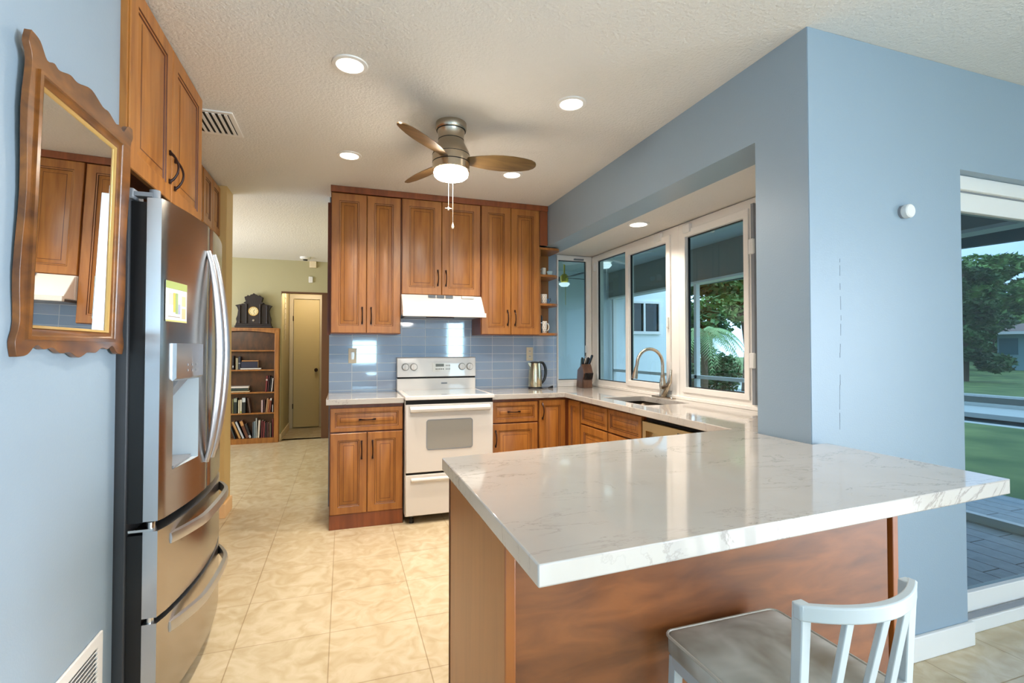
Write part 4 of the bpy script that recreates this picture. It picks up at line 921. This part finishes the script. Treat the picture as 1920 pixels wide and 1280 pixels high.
part('top_rail', MB().prism(arc, XZ, BY0 - 0.002, BY0 + 0.016), M['oldwood'], bk)
part('plinth', MB().box(BX0 + 0.055, BY0 - 0.002, 0, BX1 - 0.055, BY0 + 0.016, 0.064), M['oldwood'], bk)
SHZ = [1.250, 0.988, 0.686, 0.408, 0.070]
for z in SHZ: part('shelf', MB().box(BX0 + 0.055, BY0 + 0.003, z - 0.018, BX1 - 0.055, BY1 - 0.012, z), M['oldwood'], bk, bevel=0.002)
bmats = {}
def bmat(c):
    if c not in bmats: bmats[c] = mat('book_cover', srgb(*[int(q * 0.85) for q in c]), 0.55)
    return bmats[c]
PG = mat('book_pages', srgb(222, 212, 190), 0.8)
PX0 = lambda px: -1.396 + (px / 6.4 + 430 - 436) * 0.00642
def book(px0, px1, shelf, h, col, label, lean=0.0, band=None, grp=None, depth=0.085):
    x0, x1 = PX0(px0), PX0(px1); z = SHZ[shelf] + 0.0006; w_ = max(x1 - x0, 0.006)
    y0 = BY0 + 0.012
    t_ = thing('book', label, 'book', (x0 if lean >= 0 else x1, y0, z), grp or 'books in the bookcase')
    ox = 0 if lean >= 0 else -w_
    def B(a, b, c, d, e, f): return MB().box(t_.location.x + ox + a, y0 + b, z + c, t_.location.x + ox + d, y0 + e, z + f)
    part('cover', B(0, 0, 0, w_, 0.004, h).box(t_.location.x + ox, y0, z, t_.location.x + ox + 0.002, y0 + depth, z + h).box(t_.location.x + ox + w_ - 0.002, y0, z, t_.location.x + ox + w_, y0 + depth, z + h), bmat(col), t_, bevel=0.0008, seg=1)
    part('pages', B(0.002, 0.004, 0.003, w_ - 0.002, depth - 0.002, h - 0.003), PG, t_, smooth=0)
    if band: part('spine_label', B(0.0008, -0.0006, h * band[1], w_ - 0.0008, 0.001, h * band[2]), bmat(band[0]), t_, smooth=0)
    t_.rotation_euler = (0, R(-lean) if lean > 0 else R(-lean), 0)
    return t_
def flat(px0, px1, z, th, col, label, depth=0.09, dy=0.0):
    x0, x1 = PX0(px0), PX0(px1); y0 = BY0 + 0.008 + dy
    t_ = thing('book', label, 'book', ((x0 + x1) / 2, y0, z), 'books in the bookcase')
    part('cover', MB().box(x0, y0, z, x1, y0 + depth, z + 0.003).box(x0, y0, z + th - 0.003, x1, y0 + depth, z + th).box(x0, y0, z, x1, y0 + 0.003, z + th), bmat(col), t_, smooth=0)
    part('pages', MB().box(x0 + 0.003, y0 + 0.003, z + 0.003, x1 - 0.003, y0 + depth - 0.003, z + th - 0.003), PG, t_, smooth=0)
    return t_
# second shelf from the top
book(34, 48, 1, 0.185, (24, 24, 30), 'thin black book at the left end of the second bookcase shelf', band=((200, 200, 200), 0.15, 0.3))
book(72, 100, 1, 0.155, (150, 140, 110), 'short beige book beside the black one on the second bookcase shelf')
book(103, 128, 1, 0.175, (28, 32, 52), 'dark navy upright book right of the beige one, second bookcase shelf', band=((150, 150, 160), 0.45, 0.52))
flat(128, 375, SHZ[1] + 0.0006, 0.022, (226, 220, 214), 'white book lying at the bottom of the stack on the second bookcase shelf')
flat(136, 335, SHZ[1] + 0.023, 0.085, (24, 30, 58), 'thick navy book lying in the middle of the stack on the second bookcase shelf', dy=0.004)
flat(145, 340, SHZ[1] + 0.1086, 0.017, (206, 150, 92), 'thin orange-tan book on top of the stack on the second bookcase shelf', dy=0.002)
# third shelf
flat(-60, 240, SHZ[2] + 0.0006, 0.020, (214, 190, 150), 'cream book at the bottom of the left stack on the third bookcase shelf')
flat(-60, 222, SHZ[2] + 0.021, 0.034, (40, 58, 50), 'dark green book in the middle of the left stack on the third bookcase shelf', dy=0.003)
flat(-60, 230, SHZ[2] + 0.0556, 0.028, (226, 216, 206), 'white book on top of the left stack on the third bookcase shelf', dy=0.001)
book(426, 446, 2, 0.215, (120, 34, 36), 'red book with white label leaning on the third bookcase shelf', lean=-4, band=((220, 200, 196), 0.7, 0.8))
book(454, 470, 2, 0.22, (62, 22, 30), 'dark maroon book beside the red one on the third bookcase shelf', lean=-4)
book(478, 492, 2, 0.20, (30, 28, 34), 'black book second from the right on the third bookcase shelf', lean=-5)
book(500, 513, 2, 0.185, (212, 208, 208), 'white slim book at the right end of the third bookcase shelf', lean=-5)
# fourth shelf
book(34, 50, 3, 0.19, (110, 104, 54), 'olive book at the left end of the fourth bookcase shelf')
book(54, 92, 3, 0.205, (26, 40, 34), 'wide dark green book with pale top label on the fourth bookcase shelf', band=((150, 158, 140), 0.74, 0.97))
book(106, 124, 3, 0.175, (224, 214, 180), 'cream book left of its yellow-based twin on the fourth bookcase shelf')
book(130, 148, 3, 0.18, (232, 226, 206), 'ivory book with a yellow base band on the fourth bookcase shelf', band=((180, 176, 70), 0.02, 0.16))
book(152, 192, 3, 0.21, (24, 30, 30), 'wide black book with white top on the fourth bookcase shelf', band=((206, 212, 214), 0.70, 0.97))
book(240, 258, 3, 0.20, (96, 72, 62), 'brown book leaning left in the middle of the fourth bookcase shelf', lean=8)
book(382, 402, 3, 0.165, (206, 176, 178), 'pale pink slim book right of the gap on the fourth bookcase shelf', lean=0)
book(412, 428, 3, 0.17, (66, 26, 28), 'dark red book after the pink one on the fourth bookcase shelf')
book(432, 450, 3, 0.19, (172, 132, 92), 'tan book leaning right on the fourth bookcase shelf', lean=-6)
book(452, 470, 3, 0.175, (176, 108, 60), 'orange-brown book leaning right on the fourth bookcase shelf', lean=-6)
book(476, 494, 3, 0.195, (124, 58, 40), 'rust book with a white top label on the fourth bookcase shelf', lean=-5, band=((230, 226, 220), 0.82, 0.97))
book(516, 526, 3, 0.10, (220, 214, 214), 'short white booklet near the right end of the fourth bookcase shelf')
# bottom shelf
book(66, 78, 4, 0.17, (60, 76, 88), 'slate blue slim book leaning at the far left of the bottom bookcase shelf', lean=18)
book(120, 146, 4, 0.24, (196, 148, 88), 'orange-tan book leaning left on the bottom bookcase shelf', lean=22)
book(160, 184, 4, 0.245, (44, 54, 76), 'navy book leaning left on the bottom bookcase shelf', lean=22, band=((200, 204, 210), 0.0, 0.98))
book(204, 240, 4, 0.245, (106, 58, 34), 'wide brown book leaning left on the bottom bookcase shelf', lean=20, band=((206, 150, 90), 0.72, 0.98))
book(244, 270, 4, 0.20, (36, 32, 36), 'black book with white patch leaning left on the bottom bookcase shelf', lean=18, band=((210, 206, 204), 0.02, 0.2))
book(280, 292, 4, 0.215, (92, 108, 118), 'grey-blue thin upright book on the bottom bookcase shelf')
book(297, 312, 4, 0.22, (146, 164, 174), 'light blue-grey upright book on the bottom bookcase shelf')
book(318, 330, 4, 0.265, (190, 200, 200), 'tallest thin pale book on the bottom bookcase shelf')
book(338, 362, 4, 0.235, (226, 212, 192), 'cream wide book in the centre of the bottom bookcase shelf', lean=-3)
book(378, 400, 4, 0.23, (96, 28, 30), 'dark red book right of the cream one on the bottom bookcase shelf', lean=-2)
book(406, 424, 4, 0.215, (134, 56, 56), 'faded red book on the bottom bookcase shelf', lean=-2)
book(430, 450, 4, 0.20, (40, 26, 28), 'almost black book right of the faded red one on the bottom bookcase shelf')
book(454, 470, 4, 0.20, (84, 40, 42), 'maroon short book on the right part of the bottom bookcase shelf')
book(474, 488, 4, 0.205, (104, 70, 50), 'brown thin book on the right part of the bottom bookcase shelf')
book(492, 506, 4, 0.195, (112, 100, 88), 'grey-brown thin book on the right part of the bottom bookcase shelf')
book(520, 532, 4, 0.25, (128, 42, 48), 'tall crimson book at the right end of the bottom bookcase shelf')

# mantel clock
ct = thing('mantel_clock', 'dark carved wooden mantel clock with a cream dial on top of the bookcase', 'clock', (-1.155, 7.33, 1.5485))
CX, CY, CZ = -1.155, 7.325, 1.5485
def cpoly(pts): return [(CX + a, CZ + b) for a, b in pts]
half = [(0.0, 0.468), (0.018, 0.45), (0.035, 0.448), (0.05, 0.43), (0.075, 0.44), (0.082, 0.425), (0.112, 0.415), (0.105, 0.38), (0.095, 0.355), (0.125, 0.335), (0.10, 0.32), (0.088, 0.30), (0.088, 0.05)]
full = half + [(-a, b) for a, b in half[::-1][:-1]]
part('centre_case', MB().prism(cpoly(full), XZ, CY - 0.045, CY + 0.045), M['clockwood'], ct, bevel=0.003)
for s_ in (1, -1):
    wg = [(0.088, 0.05), (0.088, 0.315), (0.13, 0.325), (0.205, 0.325 - 0.02), (0.225, 0.30), (0.20, 0.275), (0.188, 0.235), (0.196, 0.17), (0.212, 0.12), (0.205, 0.08), (0.215, 0.05)]
    part('side_wing', MB().prism(cpoly([(s_ * a, b) for a, b in wg]), XZ, CY - 0.034, CY + 0.04), M['clockwood'], ct, bevel=0.003)
    part('pillar', MB().lathe([(0.014, CZ + 0.06), (0.016, CZ + 0.08), (0.009, CZ + 0.10), (0.011, CZ + 0.18), (0.009, CZ + 0.26), (0.015, CZ + 0.285), (0.012, CZ + 0.30)], (CX + s_ * 0.165, CY - 0.044, 0), 12), M['clockwood'], ct)
    part('pillar', MB().lathe([(0.012, CZ + 0.06), (0.014, CZ + 0.08), (0.008, CZ + 0.10), (0.010, CZ + 0.18), (0.008, CZ + 0.26), (0.013, CZ + 0.30), (0.010, CZ + 0.32)], (CX + s_ * 0.082, CY - 0.056, 0), 12), M['clockwood'], ct)
part('base', MB().box(CX - 0.225, CY - 0.055, CZ, CX + 0.225, CY + 0.05, CZ + 0.028).box(CX - 0.215, CY - 0.048, CZ + 0.028, CX + 0.215, CY + 0.045, CZ + 0.05), M['clockwood'], ct, bevel=0.003)
dl = part('dial', MB().lathe([(0.0, -0.046), (0.056, -0.046), (0.056, -0.050), (0.0, -0.050)], (CX, CY, CZ + 0.222), 32, cap=False, axis='Y'), mat('clock_face', srgb(222, 208, 160), 0.5), ct)
part('bezel', MB().lathe([(0.062, -0.045), (0.062, -0.054), (0.055, -0.054), (0.055, -0.045)], (CX, CY, CZ + 0.222), 32, cap=False, axis='Y'), mat('brass', srgb(170, 140, 80), 0.3, metal=1), ct)
hb_ = MB()
for a, L, w_ in ((35, 0.028, 0.004), (160, 0.040, 0.003)):
    dx, dz = math.sin(R(a)), math.cos(R(a)); p = Vector((CX, CY - 0.0515, CZ + 0.222)); q = p + Vector((dx * L, 0, dz * L)); sd = Vector((dz, 0, -dx)) * w_ / 2
    hb_.rings([[p + sd, p - sd, q - sd, q + sd], [v_ + Vector((0, -0.001, 0)) for v_ in (p + sd, p - sd, q - sd, q + sd)]])
part('hands', hb_, M['black'], dl)
nb = MB()
for k in range(12):
    a = R(30 * k); nb.box(CX + 0.044 * math.sin(a) - 0.0022, CY - 0.0512, CZ + 0.222 + 0.044 * math.cos(a) - 0.005, CX + 0.044 * math.sin(a) + 0.0022, CY - 0.0502, CZ + 0.222 + 0.044 * math.cos(a) + 0.005)
part('numerals', nb, M['black'], dl)
part('pendulum', MB().lathe([(0.016, -0.046), (0.016, -0.050), (0.012, -0.053)], (CX, CY, CZ + 0.10), 16, axis='Y'), mat('pendulum_metal', srgb(120, 116, 110), 0.3, metal=1), ct)

single('door_chime', MB().box(-0.465, 7.365, 2.412, -0.375, 7.399, 2.502), M['ivory'], 'square beige door chime box high on the sage green wall', 'door chime', (-0.42, 7.399, 2.412), bevel=0.004)
single('thermostat', MB().box(-0.476, 7.378, 2.20, -0.420, 7.399, 2.285), M['trimw'], 'small white sensor below the door chime on the sage green wall', 'sensor', (-0.448, 7.399, 2.2), bevel=0.006)
sd_ = thing('smoke_detector', 'white smoke detector on the hall ceiling near the green wall', 'smoke detector', (-0.50, 7.08, CEIL))
part('base', MB().lathe([(0.07, CEIL), (0.068, CEIL - 0.02), (0.055, CEIL - 0.032)], (-0.50, 7.08, 0), 24), M['trimw'], sd_)
part('sensor', MB().lathe([(0.03, CEIL - 0.032), (0.026, CEIL - 0.045)], (-0.50, 7.08, 0), 16), M['dark'], sd_)
sp = MB()
zt = 2.09
for i in range(9):
    sp.box(-0.829, 7.78, zt - 0.07, -0.822, 7.95, zt - 0.006); zt -= 0.0775
single('hanging_calendar', sp, mat('strip_card', srgb(206, 196, 170), 0.6), 'long narrow pale strip of cards hanging on the alcove wall by the closet door', 'wall hanging', (-0.829, 7.87, 1.4))

# ================================================================== BAR STOOL
st = thing('bar_stool', 'white metal bar stool with curved slatted back and worn grey vinyl seat', 'bar stool', (0.868, 0.79, 0))
sx0, sx1, sy0, sy1, sz = 0.706, 1.030, 0.620, 0.965, 0.62
M['stoolpaint'] = mat('stool_white_paint', srgb(170, 178, 180), 0.35)
vin = mat('grey_vinyl', srgb(150, 148, 138), 0.38)
mix_noise(vin, srgb(118, 110, 94), srgb(184, 186, 178), (1, 1, 1), 7.0, 3, 0.3, 0.62, 0.4)
cush = MB(); rings = []
def rr3(i, z, r=0.02): return [(x, y, z) for x, y in rrect(sx0 + i, sy0 + i, sx1 - i, sy1 - i, r, 4)]
cush.rings([rr3(0.004, sz - 0.048), rr3(0.0, sz - 0.040), rr3(0.0, sz - 0.008), rr3(0.004, sz - 0.002), rr3(0.012, sz), rr3(0.05, sz + 0.004), rr3(0.11, sz + 0.006)])
part('seat', cush, vin, st, smooth=50)
part('piping', MB().tube([Vector(p) for p in rr3(-0.001, sz - 0.004)] + [Vector(rr3(-0.001, sz - 0.004)[0])], 0.0035, 6), mat('piping', srgb(176, 172, 160), 0.4), st)
part('seat_frame', MB().plate(rrect(sx0 + 0.006, sy0 + 0.006, sx1 - 0.006, sy1 - 0.006, 0.015), [rrect(sx0 + 0.03, sy0 + 0.03, sx1 - 0.03, sy1 - 0.03, 0.01)], XY, sz - 0.075, sz - 0.048), M['stoolpaint'], st, bevel=0.002)
def leg(x, y, dx, dy, z1):
    b = MB(); h = 0.0115
    def sq(cx, cy, z, h=h): return [(cx - h, cy - h, z), (cx + h, cy - h, z), (cx + h, cy + h, z), (cx - h, cy + h, z)]
    b.rings([sq(x + dx, y + dy, 0.0, 0.009), sq(x, y, z1)]); part('leg', b, M['stoolpaint'], st, bevel=0.002)
for x, dx in ((sx0 + 0.018, -0.02), (sx1 - 0.018, 0.02)):
    leg(x, sy1 - 0.018, dx, 0.012, sz - 0.05)
    leg(x, sy0 + 0.016, dx, -0.03, sz - 0.05)
for z in (0.18,):
    for x in (sx0 + 0.004, sx1 - 0.004): part('footrest', MB().tube([(x, sy0 - 0.006, z), (x, sy1 - 0.01, z)], 0.009, 8), M['stoolpaint'], st)
    part('footrest', MB().tube([(sx0 + 0.004, sy1 - 0.01, z + 0.05), (sx1 - 0.004, sy1 - 0.01, z + 0.05)], 0.009, 8), M['stoolpaint'], st)
# backrest: two posts, curved top rail, three slats
zt0, zt1 = 0.818, 0.850
def backy(x, z):
    t_ = (x - sx0) / (sx1 - sx0) * 2 - 1
    bow = -0.060 * (1 - t_ * t_)
    return 0.618 + bow * max(0, min(1, (z - 0.56) / 0.25)) + (0.0 if z < 0.84 else 0)
def post(x, h=0.0085):
    b = MB(); rings = []
    for k in range(9):
        t_ = k / 8; z = 0.55 + (0.850 - 0.55) * t_; y = 0.634 - 0.014 * t_; w_ = h * (1.0 + 0.25 * t_); rings.append([(x - w_, y - w_, z), (x + w_, y - w_, z), (x + w_, y + w_, z), (x - w_, y + w_, z)])
    b.rings(rings); part('back_post', b, M['stoolpaint'], st, bevel=0.002)
bx0, bx1 = 0.714, 0.984
post(bx0 + 0.008); post(bx1 - 0.008)
b = MB(); rings = []
for k in range(21):
    t_ = k / 20; x = bx0 - 0.004 + (bx1 - bx0 + 0.008) * t_; s_ = 2 * t_ - 1; y = 0.620 - 0.045 * (1 - s_ * s_); zc = 0.836 + 0.000 * s_
    rings.append([(x, y - 0.008, zc - 0.012), (x, y + 0.008, zc - 0.012), (x, y + 0.008, zc + 0.015), (x, y - 0.008, zc + 0.015)])
b.rings(rings); part('top_rail', b, M['stoolpaint'], st, bevel=0.003)
b = MB(); rings = []
for k in range(21):
    t_ = k / 20; x = bx0 + (bx1 - bx0) * t_; s_ = 2 * t_ - 1; y = 0.632 - 0.020 * (1 - s_ * s_)
    rings.append([(x, y - 0.008, 0.648), (x, y + 0.008, 0.648), (x, y + 0.008, 0.668), (x, y - 0.008, 0.668)])
b.rings(rings); part('lower_rail', b, M['stoolpaint'], st, bevel=0.002)
for k in range(3):
    t_ = (k + 1) / 4; x = bx0 + (bx1 - bx0) * t_; s_ = 2 * t_ - 1
    yt = 0.620 - 0.045 * (1 - s_ * s_); yb = 0.632 - 0.020 * (1 - s_ * s_); h = 0.0085
    b = MB(); b.rings([[(x - h, yb - 0.005, 0.66), (x + h, yb - 0.005, 0.66), (x + h, yb + 0.005, 0.66), (x - h, yb + 0.005, 0.66)], [(x - h, yt - 0.005, 0.825), (x + h, yt - 0.005, 0.825), (x + h, yt + 0.005, 0.825), (x - h, yt + 0.005, 0.825)]])
    part('slat', b, M['stoolpaint'], st, bevel=0.0015)

# ================================================================== OUTSIDE
struct('deck', MB().box(2.38, 1.61, -0.10, 5.6, 7.7, -0.04), M['deck'])
struct('lawn', MB().box(5.6, -12, -0.14, 10.9, 30, -0.09).box(17.5, -30, -0.4, 60, 60, -0.06).box(-6, 8.8, -0.14, 5.6, 30, -0.09), M['grass'])
struct('canal', MB().box(10.9, -30, -0.9, 17.5, 60, -0.55), M['water'])
struct('seawall', MB().box(10.9, -30, -0.9, 11.15, 60, -0.09).box(17.3, -30, -0.9, 17.55, 60, -0.05), M['concrete'])
struct('wall_patio', MB().plate([(2.38, -0.1), (6.02, -0.1), (6.02, 2.62), (2.38, 2.62)], [[(4.88, 1.56), (5.55, 1.56), (5.55, 2.12), (4.88, 2.12)]], XZ, 7.7, 7.85), M['stucco'])
pwn = framed('window_4', XZ, 4.86, 1.53, 5.57, 2.14, 7.66, 7.72, None, [(4.90, 1.585, 5.20, 2.095), (5.24, 1.585, 5.53, 2.095)], M['glass_door'], M['trimw'], [7.70, 7.70])
part('room_behind', MB().box(4.88, 7.86, 1.5, 5.56, 7.88, 2.2), M['leaf2'], pwn)
struct('ceiling_patio', MB().box(2.38, 1.64, 2.62, 4.9, 7.7, 2.70), M['patio_ceiling'])
struct('patio_beam', MB().box(4.5, 1.62, 2.17, 4.62, 7.7, 2.62), M['beam'])
struct('beam_edge', MB().box(4.47, 1.62, 2.145, 4.65, 7.7, 2.172), M['trimw'])
struct('fascia', MB().rings([[(4.9, 1.60, 2.08), (4.96, 1.60, 2.08), (4.96, 1.60, 2.72), (4.9, 1.60, 2.72)], [(4.9, 7.7, 2.25), (4.96, 7.7, 2.25), (4.96, 7.7, 2.72), (4.9, 7.7, 2.72)]]), M['teal'])
sc = thing('screen_enclosure', 'white aluminium porch railing frame along the edge of the patio', 'railing', (4.56, 4.5, -0.04))
for y in (1.80, 3.30, 5.48, 7.62): part('post', MB().box(4.53, y - 0.025, -0.04, 4.59, y + 0.025, 2.145), M['trimw'], sc)
part('rail', MB().box(4.53, 1.80, 0.865, 4.59, 7.62, 0.91), M['trimw'], sc)
part('bottom_rail', MB().box(4.53, 1.80, -0.04, 4.59, 7.62, 0.02), M['trimw'], sc)

M['patiobowl'] = mat('patio_lamp_bowl', srgb(236, 240, 240), 0.5, emit=(0.9, 0.96, 1, 1), es=0.7)
def patio_fan(loc, label, mt, bladem, r=0.6, a0=20, hub=0.09, rod=0.22, lamp_kit=True):
    t_ = thing('patio_fan', label, 'ceiling fan', loc)
    x, y, z = loc
    part('rod', MB().lathe([(0.05, z), (0.05, z - 0.03), (0.012, z - 0.035), (0.012, z - rod)], (x, y, 0), 12), mt, t_)
    part('motor', MB().lathe([(0.03, z - rod), (hub, z - rod - 0.03), (hub, z - rod - 0.10), (0.04, z - rod - 0.14), (0.0, z - rod - 0.15)], (x, y, 0), 20, cap=False), mt, t_)
    for k in range(4):
        a = R(a0 + 90 * k); b = MB(); rings = []
        for rr4, w_ in ((0.08, 0.02), (0.18, 0.05), (r * 0.9, 0.065), (r, 0.05)):
            c = Vector((x + rr4 * math.cos(a), y + rr4 * math.sin(a), z - rod - 0.06)); s_ = Vector((-math.sin(a), math.cos(a), 0.15)) * w_
            rings.append([c - s_, c + s_, c + s_ + Vector((0, 0, 0.008)), c - s_ + Vector((0, 0, 0.008))])
        b.rings(rings); part('blade', b, bladem, t_)
    if lamp_kit:
        part('lamp_bowl', MB().lathe([(0.075, z - rod - 0.13), (0.08, z - rod - 0.15), (0.05, z - rod - 0.18), (0.0, z - rod - 0.185)], (x, y, 0), 20, cap=False), M['patiobowl'], t_)
    part('pull_chain', MB().tube([(x + 0.02, y, z - rod - 0.14), (x + 0.02, y, z - rod - 0.45)], 0.003, 6), mt, t_)
    return t_
patio_fan((3.062, 6.50, 2.62), 'brass-hubbed patio ceiling fan seen through the narrow side window', mat('brass_hub', srgb(200, 176, 70), 0.3, metal=0.6), M['black'], 0.55, 5, 0.06, 0.26)
patio_fan((3.05, 5.3, 2.62), 'pale patio ceiling fan seen through the left sliding window', M['trimw'], M['trimw'], 0.62, 30, 0.09, 0.18)

# vegetation ----------------------------------------------------------
def crown(mb, c, rad, n, s_, rnd, flat_=0.7):
    for _ in range(n):
        d = Vector((rnd.gauss(0, 1), rnd.gauss(0, 1), rnd.gauss(0, 1))).normalized(); r_ = rnd.uniform(0.55, 1.0) ** 0.5
        p = Vector(c) + Vector((d.x * rad[0], d.y * rad[1], d.z * rad[2])) * r_
        a = Vector((rnd.uniform(-1, 1), rnd.uniform(-1, 1), rnd.uniform(-0.6, 0.6))).normalized() * s_ * rnd.uniform(0.7, 1.3)
        b = a.cross(Vector((rnd.uniform(-1, 1), rnd.uniform(-1, 1), 1))).normalized() * s_ * 0.6
        mb.quad(p - a, p - b * 0.8, p + a, p + b * 0.8)
def tree(x, y, h, rad, label, mt, seed, blobs=9, n=420, s_=0.16, z0=-0.1, trunk=0.14, grp='trees across the canal', lo=0.42):
    rnd = random.Random(seed)
    t_ = thing('tree', label, 'tree', (x, y, z0), grp)
    part('trunk', MB().tube([(x, y, z0), (x + 0.1, y, z0 + h * 0.3), (x - 0.05, y + 0.1, z0 + h * 0.6), (x, y, z0 + h * 0.85)], [trunk, trunk * 0.8, trunk * 0.6, trunk * 0.25], 8), M['bark'], t_)
    mb = MB()
    for k in range(blobs):
        a = rnd.uniform(0, 6.28); rr5 = rnd.uniform(0.1, 0.75) * rad; zc = z0 + h * rnd.uniform(lo, 0.95)
        cc_ = (x + rr5 * math.cos(a), y + rr5 * math.sin(a), zc); br = rad * rnd.uniform(0.32, 0.55)
        crown(mb, cc_, (br, br, br * 0.6), n, s_, rnd)
    part('foliage', mb, mt, t_, smooth=0)
tree(24.0, 13.0, 5.2, 1.2, 'dark leafy tree on the far bank at the left edge of the sliding door view', M['leaf2'], 11, 16, 420, 0.14, -0.1, lo=0.15)
tree(50, 25.2, 8.6, 4.2, 'tall spreading tree rising behind the neighbouring house', M['leaf'], 12, 18, 620, 0.30, lo=0.3)
tree(36, 20.6, 4.6, 1.9, 'wide green tree growing in front of the left end of the neighbouring house', M['leaf2'], 16, 16, 460, 0.2, lo=0.15)
tree(70, 36.0, 7.0, 5.0, 'distant dark tree line mass at the horizon behind all other trees', M['leaf2'], 17, 18, 420, 0.5, lo=0.1)
tree(58, 33.5, 9.5, 4.5, 'dense green tree far beyond the canal at the left of the sliding door view', M['leaf'], 13, 14, 480, 0.34)
tree(66, 24.0, 7.5, 4.5, 'far tree behind the neighbouring house roof', M['leaf2'], 14, 14, 420, 0.34)
tree(30, 16.3, 4.4, 1.7, 'low bushy tree on the far bank left of the neighbouring house', M['leaf2'], 15, 12, 420, 0.14)
# dark thicket behind the palm, seen through the right kitchen window
tree(9.4, 11.6, 4.4, 1.4, 'dark dense tree behind the palm seen through the right kitchen window', M['leaf2'], 21, 14, 460, 0.15, -0.1, grp='trees beside the patio')
tree(15.6, 18.0, 7.2, 3.0, 'taller dark tree further back behind the palm', M['leaf2'], 22, 14, 460, 0.18, -0.1, grp='trees beside the patio')
tree(12.2, 12.4, 4.6, 1.5, 'shorter leafy tree right of the palm seen through the kitchen window', M['leaf'], 23, 12, 420, 0.13, -0.1, grp='trees beside the patio')
pl = thing('palm', 'small palm with drooping fronds outside the right kitchen window', 'palm', (7.5, 8.8, -0.09))
PC = Vector((7.5, 8.8, 1.65))
part('trunk', MB().tube([(7.5, 8.8, -0.09), (7.52, 8.8, 0.7), (7.5, 8.8, 1.62)], [0.09, 0.07, 0.08], 10), M['bark'], pl)
rnd = random.Random(5)
for k in range(20):
    a = 2 * math.pi * k / 20 + rnd.uniform(-0.1, 0.1); L = rnd.uniform(0.8, 1.15); up = rnd.uniform(0.1, 0.9)
    mb = MB(); prev = None; pts = []
    for i in range(13):
        t_ = i / 12; r_ = L * (t_ - 0.15 * t_ * t_); z = up * 0.7 * t_ - (0.75 + 0.35 * (1 - up)) * t_ * t_ * L
        pts.append(PC + Vector((r_ * math.cos(a), r_ * math.sin(a), z)))
    mb.tube(pts, [0.012 * (1 - 0.8 * i / 12) for i in range(13)], 5)
    sd = Vector((-math.sin(a), math.cos(a), 0))
    for i in range(2, 13):
        for s_ in (1, -1):
            for q in (0, 0.5):
                p = pts[i] if q == 0 or i == 12 else pts[i].lerp(pts[i + 1], 0.5); d = (pts[i] - pts[i - 1]).normalized()
                ln = 0.32 * math.sin(math.pi * min(0.95, i / 12 + 0.12)) + 0.05; tip = p + sd * s_ * ln * 0.8 + d * ln * 0.5 - UZ * ln * 0.45
                w_ = d * 0.014; mb.quad(p - w_, tip, p + w_, p + w_ * 0.5)
    part('frond', mb, M['palm'], pl, smooth=0)

for bx, by, lb in ((8.0, 10.6, 'low dark bush left of the palm beyond the patio rail'), (9.3, 10.3, 'low dark bush right of the palm beyond the patio rail'), (10.3, 9.0, 'low dark bush at the right edge of the right kitchen window view')):
    t_ = thing('bush', lb, 'bush', (bx, by, -0.1), 'bushes beyond the patio rail')
    mb = MB(); rnd = random.Random(int(bx * 10))
    for k in range(6): crown(mb, (bx + rnd.uniform(-.35, .35), by + rnd.uniform(-.3, .3), 0.35 + rnd.uniform(0, .5)), (0.3, 0.3, 0.5), 380, 0.07, rnd)
    part('foliage', mb, M['leaf2'], t_, smooth=0)
nh = thing('neighbour_house', 'single-storey house across the canal with a brownish shingle roof', 'house', (42, 14, -0.06))
part('wall', MB().box(39, 8.6, -0.06, 46, 19.4, 2.2), mat('house_paint', srgb(130, 168, 176), 0.8), nh)
part('roof', MB().rings([[(38.3, 7.9, 2.3), (46.7, 7.9, 2.3), (46.7, 20.1, 2.3), (38.3, 20.1, 2.3)], [(41.5, 10.6, 3.3), (43.5, 10.6, 3.3), (43.5, 17.4, 3.3), (41.5, 17.4, 3.3)]]), M['roof'], nh, smooth=0)
part('fascia', MB().plate([(38.28, 7.88), (46.72, 7.88), (46.72, 20.12), (38.28, 20.12)], [[(39, 8.6), (46, 8.6), (46, 19.4), (39, 19.4)]], XY, 2.14, 2.31), M['trimw'], nh)
for y in (17.2, 18.4): part('window', MB().box(38.96, y, 0.9, 39.02, y + 0.9, 1.9), M['teal'], nh)
single('dock', MB().box(15.4, 4, -0.50, 17.28, 26, -0.38), M['concrete'], 'pale concrete dock along the far bank of the canal', 'dock', (16.4, 12, -0.5))

# daylight from the patio through the glass (a lamp per opening, outside the panes)
